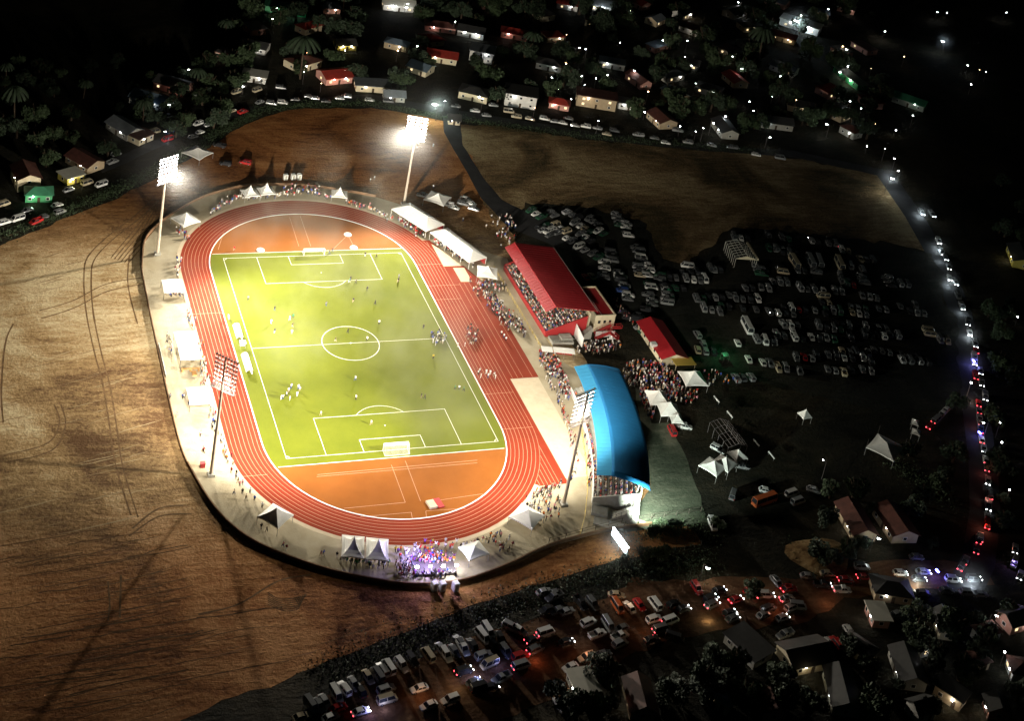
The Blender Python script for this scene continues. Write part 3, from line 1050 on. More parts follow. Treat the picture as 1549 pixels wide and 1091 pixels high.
def gable_house(name, label, loc, L_, W_, H_, rz, wallm, roofm, rise=1.4, over=0.5, hip=False, nwin=3, lit=(), cat='house', group=None, door=True, flat=False, frame_only=False):
    root = thing(name, label, cat, (loc[0], loc[1], 0), rz, group)
    a, b = L_ / 2, W_ / 2
    mb = MB()
    if hip or flat:
        mb.box((0, 0, H_ / 2), (L_, W_, H_))
    else:
        mb.faces([(-a, -b, 0), (a, -b, 0), (a, b, 0), (-a, b, 0), (-a, -b, H_), (a, -b, H_), (a, b, H_), (-a, b, H_), (-a, 0, H_ + rise * .96), (a, 0, H_ + rise * .96)],
                 [(0, 1, 5, 4), (2, 3, 7, 6), (1, 2, 6, 9, 5), (3, 0, 4, 8, 7), (3, 2, 1, 0)])
    mb.build('wall', wallm, root)
    A, B_ = a + over, b + over
    drop = over * rise / b
    if flat:
        mb = MB(); mb.box((0, 0, H_ + .12), (2 * A, 2 * B_, .2)); mb.build('roof', roofm, root)
    elif hip:
        rl = max(0.3, a - b)
        mb = MB()
        e = H_ + .02
        mb.faces([(-A, -B_, e), (A, -B_, e), (A, B_, e), (-A, B_, e), (-rl, 0, H_ + rise), (rl, 0, H_ + rise)], [(0, 1, 5, 4), (1, 2, 5), (2, 3, 4, 5), (3, 0, 4), (3, 2, 1, 0)])
        mb.build('roof', roofm, root)
    else:
        for s in (-1, 1):
            mb = slab([(-A, 0, H_ + rise + .1), (-A, s * B_, H_ - drop + .1), (A, s * B_, H_ - drop + .1), (A, 0, H_ + rise + .1)][::s], .12)
            mb.build('roof', roofm, root)
    # windows on all walls
    wm = MB(); wm.box((0, 0, 0), (1.25, .10, 1.15))
    wme = wm.mesh('window', M['whitepaint'])
    pm = MB(); pm.box((0, 0, 0), (1.0, .14, .92))
    pme, pmL = pm.mesh('pane', M['glass']), pm.mesh('pane', M['litglass'])
    i = 0
    lv = [1.55] if H_ < 4.5 else [1.55, H_ - 1.4]
    for zz in lv:
        for s in (-1, 1):
            for k in range(nwin):
                x = -a + L_ * (k + .5) / nwin
                if door and s == -1 and k == nwin // 2 and zz == lv[0]:
                    continue
                wn = link('window', wme, root, (x, s * (b + .03), zz))
                link('pane', pmL if i in lit else pme, wn)
                i += 1
            wn = link('window', wme, root, (s * (a + .03), 0, zz), PI / 2)
            link('pane', pmL if i in lit else pme, wn)
            i += 1
    if door:
        dm = MB(); dm.box((-a + L_ * (nwin // 2 + .5) / nwin, -b - .04, 1.02), (.95, .1, 2.04)); dm.build('door', M['bark'], root)
    return root


c = (at(975, 503) + at(1009, 554)) / 2
g = gable_house('clubhouse', 'small red roofed house with cream walls beside the crowd', (104.6, -11.2), 20.5, 8.6, 2.9, heading(975, 503, 34, 51), M['cream'], M['redroof'], 1.5, .7, nwin=5)
mb = MB(); mb.box((12.0, 2.6, 2.5), (4.2, 7.4, .18)); mb.build('porch_roof', M['yellow'], g)
for x, y in ((13.8, 6), (13.8, -.8), (10.4, 6.1)):
    mb = MB(); mb.bar((x, y, 0), (x, y, 2.5), .1); mb.build('post', M['cream'], g)
mb = MB(); mb.box((3.2, -4.6, 3.2), (1.9, 1.9, 1.1)); mb.build('dormer', M['whitepaint'], g)

# ------------------------------------------------------------------ tents
TENT_PARTS = {}


def pagoda(label, c, wx, wy, rz, eave=2.6, peak=5.0, group='white peaked tents round the arena', sag=0.45, frame=M['steel'], cloth=None, cat='tent'):
    root = thing('tent', label, cat, (c[0], c[1], 0), rz, group)
    a, b = wx / 2, wy / 2
    cloth = cloth or M['white']
    n = 6
    mb = MB()
    rings = []
    for r in range(5):
        t = r / 4
        k = 1 - t
        z = eave + (peak - eave) * (t * (1 - sag) + sag * t ** 3)
        k = max(k, 0.02)
        pts_ = []
        per = [(-a, -b), (a, -b), (a, b), (-a, b)]
        for e in range(4):
            p, q = per[e], per[(e + 1) % 4]
            for s in range(n):
                u = s / n
                scal = 1 - .05 * math.sin(PI * u)
                pts_.append(((p[0] + (q[0] - p[0]) * u) * k * scal, (p[1] + (q[1] - p[1]) * u) * k * scal, z + (.14 * math.sin(PI * u) if r == 0 else 0)))
        rings.append(pts_)
    N = 4 * n
    vs = [p for r in rings for p in r]
    fs = [(r * N + k, r * N + (k + 1) % N, (r + 1) * N + (k + 1) % N, (r + 1) * N + k) for r in range(4) for k in range(N)] + [tuple(4 * N + k for k in range(N))]
    mb.faces(vs, fs)
    mb.build('canopy', cloth, root)
    vm = MB()
    r0 = rings[0]
    for k in range(N):
        p, q = r0[k], r0[(k + 1) % N]
        vm.poly([(p[0], p[1], p[2] - .32), (q[0], q[1], q[2] - .32), q, p])
    vm.build('valance', cloth, root)
    pm = MB(); pm.bar((0, 0, 0), (0, 0, eave), .07, 6)
    me = pm.mesh('pole', frame)
    for x in (-a + .1, a - .1):
        for y in (-b + .1, b - .1):
            link('pole', me, root, (x, y, 0))
    mb = MB(); mb.bar((0, 0, peak - .1), (0, 0, peak + .45), .05, 5); mb.build('finial', frame, root)
    return root


def marquee(label, c, L_, W_, rz, eave=3.0, peak=4.9, hip=4.0, bays=4):
    root = thing('marquee', label, 'marquee', (c[0], c[1], 0), rz, 'long white marquees beside the track')
    a, b = L_ / 2, W_ / 2
    mb = MB()
    mb.faces([(-a, -b, eave), (a, -b, eave), (a, b, eave), (-a, b, eave), (-a + hip, 0, peak), (a - hip, 0, peak), (-a, -b, eave - .35), (a, -b, eave - .35), (a, b, eave - .35), (-a, b, eave - .35)],
             [(0, 1, 5, 4), (1, 2, 5), (2, 3, 4, 5), (3, 0, 4), (0, 6, 7, 1), (1, 7, 8, 2), (2, 8, 9, 3), (3, 9, 6, 0)])
    mb.build('canopy', M['white'], root)
    pm = MB(); pm.bar((0, 0, 0), (0, 0, eave), .09, 6)
    me = pm.mesh('pole', M['whitepaint'])
    for k in range(bays + 1):
        for y in (-b + .1, b - .1):
            link('pole', me, root, (-a + .1 + (L_ - .2) * k / bays, y, 0))
    mb = MB(); mb.box((0, b - .25, 1.1), (L_ - .4, .06, 2.1)); mb.build('back_curtain', M['redrail'], root)
    return root


marquee('wide white hipped marquee next to the floodlight mast at the bend', (43.4, 72.0), 18.5, 9.6, heading(601, 322, 45, 29), hip=4.5, peak=5.4)
marquee('long narrow white marquee between the bend and the red grandstand', (52.6, 51.8), 22.5, 8.2, heading(657, 360, 52, 40), hip=3.6, bays=5)
pagoda('white pagoda tent between the long marquee and the grandstand', (57.5, 33.5), 7.2, 7.2, -.35, 2.8, 5.2)
pagoda('white peaked tent standing by the north-west floodlight mast', (-41.3, 74.2), 7.4, 7.4, .5, 2.6, 5.4, sag=.8)
pagoda('left one of two joined white tents beyond the far bend', (-15.2, 92.6), 5.8, 5.8, .15, 2.5, 5.6, sag=.85)
pagoda('right one of two joined white tents beyond the far bend', (-8.9, 93.8), 5.8, 5.8, .1, 2.5, 5.8, sag=.85)
pagoda('single white tent beyond the middle of the far bend', (18.2, 90.6), 6.0, 5.6, -.25, 2.5, 5.3, sag=.7)
pagoda('cream tent shading parked cars behind the wide marquee', (55.3, 85.6), 8.4, 8.4, .9, 2.8, 4.9)
pagoda('lone cream tent on the dirt by the upper edge of the field', (-29.6, 124.0), 8.6, 8.6, .75, 2.6, 4.6)


def flat_canopy(label, c, wx, wy, rz=0.0, h=2.9, slope=.35):
    root = thing('canopy', label, 'canopy', (c[0], c[1], 0), rz, 'flat white canopies on the west apron')
    a, b = wx / 2, wy / 2
    mb = MB()
    n = 6
    top = []
    for j in range(n + 1):
        for i in range(n + 1):
            u, v = i / n, j / n
            top.append((-a + wx * u, -b + wy * v, h + slope * math.sin(PI * v) + .12 * math.sin(PI * u)))
    fs = [(j * (n + 1) + i, j * (n + 1) + i + 1, (j + 1) * (n + 1) + i + 1, (j + 1) * (n + 1) + i) for j in range(n) for i in range(n)]
    mb.faces(top, fs)
    mb.build('roof_sheet', M['white'], root)
    vm = MB()
    for p, q in (((-a, -b), (a, -b)), ((a, -b), (a, b)), ((a, b), (-a, b)), ((-a, b), (-a, -b))):
        vm.poly([(p[0], p[1], h - .35), (q[0], q[1], h - .35), (q[0], q[1], h - .01), (p[0], p[1], h - .01)])
    vm.build('valance', M['white'], root)
    pm = MB(); pm.bar((0, 0, 0), (0, 0, h), .08, 6)
    me = pm.mesh('pole', M['darksteel'])
    for x in (-a + .12, a - .12):
        for y in ((-b + .12, b - .12) if wy < 9 else (-b + .12, 0, b - .12)):
            link('pole', me, root, (x, y, 0))
    return root


flat_canopy('small flat white canopy over a seated row, farthest on the west apron', (-51.5, 32.4), 6.6, 7.2)
flat_canopy('large flat white canopy on the west apron with a timber counter', (-51.6, -.4), 6.2, 14.2)
flat_canopy('plain flat white canopy nearest the red backed floodlight mast', (-51.5, -25.2), 7.2, 7.6)
ct = thing('counter', 'orange timber counter at the edge of the large white canopy', 'counter', (-51.8, -9.6, 0))
mb = MB(); mb.box((0, 0, 1.0), (5.6, .9, .12)); mb.build('counter_top', M['wood'], ct)
for x in (-2.4, 0, 2.4):
    mb = MB(); mb.box((x, 0, .47), (.5, .7, .94)); mb.build('leg', M['wood'], ct)
mb = MB(); mb.box((.9, -1.5, .25), (1.3, 2.1, .5)); tag(mb.build('crate', M['wood'], None, (-51.8, -9.6, 0)), 'low orange crate in front of the timber counter', 'crate')
pagoda('two toned white tent on the south-west curve of the apron', (-40.0, -77.2), 6.8, 6.8, .72, 2.7, 5.2, sag=.3)
pagoda('left one of the twin white tents at the southern end', (-22.6, -91.0), 5.9, 8.0, -.27, 2.6, 5.6, sag=.8)
pagoda('right one of the twin white tents at the southern end', (-16.6, -92.8), 5.9, 8.0, -.27, 2.6, 5.6, sag=.8)
pagoda('white tent on the south-east curve near the pale floodlight mast', (27.3, -86.6), 7.4, 7.4, .7, 2.7, 4.8, sag=.2)
pagoda('low white tent beside the coloured carnival lights', (8.6, -96.8), 6.4, 5.4, .25, 2.5, 3.8, sag=.2)
pagoda('white tent beside the crowd in front of the small red house', (105.4, -32.8), 7.8, 7.8, -.1, 2.8, 5.6, sag=.2)
pagoda('upper one of two joined white tents behind the blue stand', (88.6, -41.2), 6.6, 7.4, -.2, 2.8, 5.6, sag=.2)
pagoda('lower one of two joined white tents behind the blue stand', (89.6, -47.2), 6.6, 6.6, -.2, 2.8, 5.6, sag=.2)
pagoda('smallest white tent next to the red van behind the blue stand', (90.2, -51.6), 3.9, 3.9, -.2, 2.5, 4.4, sag=.2)
pagoda('white tent on the edge of the worn lawn, paler of a joined pair', (91.2, -74.2), 6.4, 6.4, .55, 2.8, 4.8, sag=.2)
pagoda('dim tent joined behind the pale one at the lawn edge', (95.6, -73.2), 6.0, 6.0, .55, 2.8, 4.8, sag=.2)
pagoda('small cream tent beside the dark steel shed frame', (101.6, -70.2), 4.6, 4.6, .2, 2.6, 4.6, sag=.2)
t = pagoda('large cream tent with red flags alone on the dark ground', (152.5, -73.0), 10.0, 9.0, .62, 3.0, 4.6, sag=.2)
for x, y in ((-4.9, 4.4), (4.9, 4.4), (4.9, -4.4)):
    mb = MB(); mb.bar((x, y, 2.9), (x, y, 6.0), .06); mb.poly([(x, y, 6), (x + .9, y + .2, 5.4), (x, y, 4.2)], 1); mb.build('flag', [M['darksteel'], M['redrail']], t)
pagoda('tiny white tent alone beyond the dark shed frame', (134.6, -54.4), 3.4, 3.4, .1, 2.4, 4.6, sag=.2)
pagoda('tiny white gazebo, upper of two near the road queue', (171.5, -62.0), 3.2, 2.2, .9, 2.3, 2.9, sag=.1)
pagoda('tiny white gazebo, lower of two near the road queue', (168.6, -66.6), 3.0, 2.6, .9, 2.3, 2.9, sag=.1)

# ------------------------------------------------------------------ smaller structures
sh = thing('shelter', 'long low white shelter roof at the near end of the red grandstand', 'shelter', (66.2, -13.4, 0), -.25)
for k, (x, L_) in enumerate(((-4.0, 3.6), (1.6, 7.0))):
    mb = MB(); mb.box((x, 0, 2.5 + .12 * k), (L_, 2.9, .16)); mb.build('roof_sheet', M['white'], sh)
pm = MB(); pm.bar((0, 0, 0), (0, 0, 2.45), .07, 6); me = pm.mesh('pole', M['steel'])
for x in (-5.6, -2.2, 1.6, 5.0):
    for y in (-1.3, 1.3):
        link('pole', me, sh, (x, y, 0))
mb = MB(); mb.box((-.6, 1.75, .5), (11, .35, 1.0)); mb.build('front_rail', M['redrail'], sh)

for c, L_, lab in (((-34.3, 7.6), 7.4, 'long white team bench shelter by the western touchline, farther of two'), ((-34.5, -8.9), 9.0, 'long white team bench shelter by the western touchline, nearer of two')):
    r = thing('team_bench', lab, 'bench shelter', (c[0], c[1], .13), PI / 2, 'team bench shelters')
    mb = MB(); n = 6
    vs = []
    for x in (-L_ / 2, L_ / 2):
        for k in range(n + 1):
            a = PI * .12 + PI * .62 * k / n
            vs.append((x, .2 + 1.25 * math.cos(a), .55 + 1.35 * math.sin(a)))
    mb.faces(vs, [(k, k + 1, n + 2 + k, n + 1 + k) for k in range(n)])
    mb.build('roof_shell', M['white'], r)
    mb = MB(); mb.box((0, -.5, .42), (L_ - .4, .45, .08)); mb.build('seat', M['whitepaint'], r)
    for x in (-L_ / 2 + .3, 0, L_ / 2 - .3):
        mb = MB(); mb.box((x, -.5, .2), (.1, .4, .38)); mb.build('leg', M['steel'], r)
r = thing('officials_booth', 'small white booth between the two bench shelters on the western touchline', 'booth', (-34.4, .9, .13), 0)
mb = MB(); mb.box((0, 0, 1.9), (1.9, 1.9, .12)); mb.build('roof', M['white'], r)
for x in (-.8, .8):
    for y in (-.8, .8):
        mb = MB(); mb.bar((x, y, 0), (x, y, 1.85), .05); mb.build('post', M['steel'], r)
mb = MB(); mb.box((0, 0, .74), (1.5, .7, .06)); mb.build('table_top', M['whitepaint'], r)
r = thing('board', 'small white board by the west kerb, up from the bench shelters', 'board', (*at(345.5, 483)[:2], .13), 0)
mb = MB(); mb.box((0, 0, .75), (.25, 1.5, 1.0)); mb.build('panel', M['white'], r)
for y in (-.6, .6):
    mb = MB(); mb.bar((0, y, 0), (0, y, .3), .05); mb.build('leg', M['steel'], r)
for (x, y), lab in (((526, 355.5), 'round white mat on the far orange bend, farther right one'), ((535, 375.5), 'round white mat close to the far right corner of the turf'), ((394, 379), 'round white mat left of the far goal')):
    p = at(x, y)
    r = thing('landing_mat', lab, 'mat', (p.x, p.y, .12), 0, 'round mats on the far bend')
    mb = MB(); mb.prism([(1.25 * math.cos(2 * PI * k / 20), 1.25 * math.sin(2 * PI * k / 20)) for k in range(20)], 0, .3); mb.build('pad', M['white'], r)
    mb = MB(); mb.prism([(1.4 * math.cos(2 * PI * k / 20), 1.4 * math.sin(2 * PI * k / 20)) for k in range(20)], 0, .08); mb.build('rim', M['whitepaint'], r)
p = at(653, 766)
r = thing('vaulting_mat', 'small beige landing mat with a red surround on the southern bend', 'mat', (p.x, p.y, .13), .15)
mb = MB(); mb.box((0, .2, .3), (2.2, 3.0, .6)); mb.build('pad', M['paleconc'], r)
mb = MB(); mb.box((2.2, .2, .2), (1.8, 3.6, .4)); mb.build('side_pad', M['redrail'], r)
p = at(306, 707)
r = thing('crate', 'small red cabinet beside the foot of the west floodlight mast', 'cabinet', (p.x, p.y, .09))
mb = MB(); mb.box((0, 0, .7), (1.3, 1.1, 1.4)); mb.build('body', M['redrail'], r)
mb = MB(); mb.box((0, 0, 1.43), (1.4, 1.2, .06)); mb.build('lid', M['redrail'], r)

# portable toilets
def toilet(p, rz, label, group):
    r = thing('portable_toilet', label, 'toilet', (p.x, p.y, .03), rz, group)
    mb = MB(); mb.box((0, 0, 1.1), (1.5, 1.5, 2.2)); mb.build('body', M['white'], r)
    mb = MB(); mb.box((0, 0, 2.28), (1.65, 1.65, .16), taper=.8); mb.build('roof', M['whitepaint'], r)
    mb = MB(); mb.box((0, -.78, 1.05), (.8, .08, 1.9)); mb.build('door', M['conc'], r)


for k, x in enumerate((431.5, 443, 452)):
    toilet(at(x, 272 - .2 * k), .1, ('tall white toilet cubicle, first from the joined tents beyond the far bend', 'white toilet cubicle, middle of three beyond the far bend', 'white toilet cubicle, last of three beyond the far bend')[k], 'cubicles beyond the far bend')
for k, x in enumerate((656, 668, 688)):
    toilet(at(x, 893), .2, ('pale cubicle outside the southern wall, first from the twin tents', 'pale cubicle outside the southern wall, between two others', 'pale cubicle outside the southern wall, set apart from a pair')[k], 'cubicles outside the southern wall')

# lit billboard
p, q = at(926, 806, 2.5), at(949, 838, 2.5)
bb = thing('billboard', 'glaring white lit billboard standing edge-on by the boundary fence', 'billboard', ((p.x + q.x) / 2, (p.y + q.y) / 2, 0), oriented(p, q))
L_ = (q - p).length
mb = MB(); mb.box((0, 0, 3.0), (L_, .35, 2.4)); mb.build('frame', M['steel'], bb)
mb = MB(); mb.box((0, -.2, 3.0), (L_ - .3, .06, 2.1)); mb.build('screen', M['screen'], bb)
mb = MB(); mb.box((0, 0, 4.26), (L_ - .1, .5, .1)); mb.build('light_strip', mat('lit strip', (1, 1, 1), .4, emit=14, ecol=(.85, .97, 1), nsample=False), bb)
for x in (-L_ / 2 + .4, 0, L_ / 2 - .4):
    mb = MB(); mb.bar((x, 0, 0), (x, 0, 1.8), .12, 6); mb.build('post', M['steel'], bb)
bl = lamp('lawn_fill_light', 'SPOT', (0, 0, 5.2), 150000, (.86, 1, .88), bb, .5, math.radians(84), .9)  # spot added to light the lawn, set apart from the billboard
bl.parent = None
bl.location = ((p.x + q.x) / 2 + 5.5, (p.y + q.y) / 2 + 3.0, 8.0)
bl.rotation_euler = (Vector((88, -64, 0)) - Vector(bl.location)).to_track_quat('-Z', 'Y').to_euler()

# open steel shed frame
def shed_frame(name, label, c, L_, W_, H_, rz, m, n=5):
    r = thing(name, label, 'shed frame', (c.x, c.y, 0), rz)
    a, b = L_ / 2, W_ / 2
    for k in range(n):
        x = -a + L_ * k / (n - 1)
        mb = MB(); mb.bar((x, -b, 0), (x, -b, H_), .12); mb.bar((x, b, 0), (x, b, H_), .12); mb.bar((x, -b, H_), (x, 0, H_ + 1.2), .12); mb.bar((x, 0, H_ + 1.2), (x, b, H_), .12); mb.build('portal_frame', m, r)
    for k in range(7):
        t = k / 6
        y = -b + W_ * t
        z = H_ + 1.2 * (1 - abs(2 * t - 1)) + .15
        mb = MB(); mb.bar((-a, y, z), (a, y, z), .09); mb.build('purlin', m, r)
    return r


shed_frame('shed_frame', 'dark open steel shed frame without a roof, right of the lawn', at(1098, 672), 12, 6.5, 3.6, heading(1082, 650, 28, 38), M['darksteel'])
tf = shed_frame('shed_frame', 'pale roof trusses of an unfinished shed in the car park', at(1118, 393), 12, 8.5, 4.0, heading(1090, 378, 18, 30), M['conc'], 8)
mb = MB(); mb.box((0, 4.5, 4.1), (12.2, .5, .7)); mb.build('fascia', M['cream'], tf)
mb = MB(); mb.faces([(6.2, -4.3, 4), (6.2, 4.3, 4), (6.2, 0, 5.4), (6.4, -4.3, 4), (6.4, 4.3, 4), (6.4, 0, 5.4)], [(0, 2, 1), (3, 4, 5), (0, 1, 4, 3), (1, 2, 5, 4), (2, 0, 3, 5)]); mb.build('gable_panel', M['cream'], tf)

# carnival stage beyond the southern bend
p = at(655, 858)
stg = thing('stage', 'little stage with purple and white show lights beyond the southern bend', 'stage', (p.x, p.y, .09), -.1)
mb = MB(); mb.box((0, 0, .35), (11, 6.5, .7)); mb.build('platform', M['darksteel'], stg)
for k, x in enumerate((-5.2, -1.7, 1.7, 5.2)):
    mb = MB(); mb.bar((x, -3, .7), (x, -3, 2.6), .07); mb.build('lamp_stand', M['steel'], stg)
    mb = MB(); mb.box((x, -2.9, 2.7), (.9, .35, .5)); mb.build('show_light', M['purple'] if k % 2 else M['bulb'], stg)
for x in (-4.6, 4.6):
    mb = MB(); mb.box((x, 2.2, 1.5), (1.3, 1.2, 1.6)); mb.build('speaker', M['darksteel'], stg)
lamp('show_glow', 'POINT', (-1.5, -1.0, 4.2), 6000, (.55, .45, 1), stg, .6)
lamp('show_glow', 'POINT', (4.5, -2.5, 3.6), 3500, (.9, .9, 1), stg, .6)
lamp('show_glow', 'POINT', (-5.8, 2.0, 3.0), 2600, (.35, .3, 1), stg, .5)

# ------------------------------------------------------------------ houses of the town
WALLS = {'cream': M['cream'], 'white': mat('white render', (.66, .64, .60), .85, var=.1, scale=.6), 'pink': mat('pink render', (.56, .30, .25), .85, var=.1, scale=.6),
         'grey': M['conc'], 'yellow': mat('yellow render', (.60, .50, .12), .85, var=.1, scale=.6), 'green': mat('green sheet', (.06, .30, .13), .6), 'tan': mat('tan render', (.42, .33, .22), .85, var=.15, scale=.6)}
ROOFS = {'red': mat('red tin', (.30, .03, .02), .6, var=.25, scale=.5), 'rust': mat('rusty tin', (.10, .034, .024), .7, var=.4, scale=.5), 'grey': mat('grey tin', (.20, .22, .24), .5, var=.2, scale=.5),
         'white': mat('pale tin', (.60, .58, .50), .6, var=.1, scale=.5), 'dark': mat('dark tin', (.035, .034, .033), .6, var=.3, scale=.5), 'green': mat('green tin', (.05, .22, .12), .6, var=.2, scale=.5), 'blue': mat('slate blue tin', (.14, .19, .24), .5, var=.2, scale=.5)}
HOUSES = []
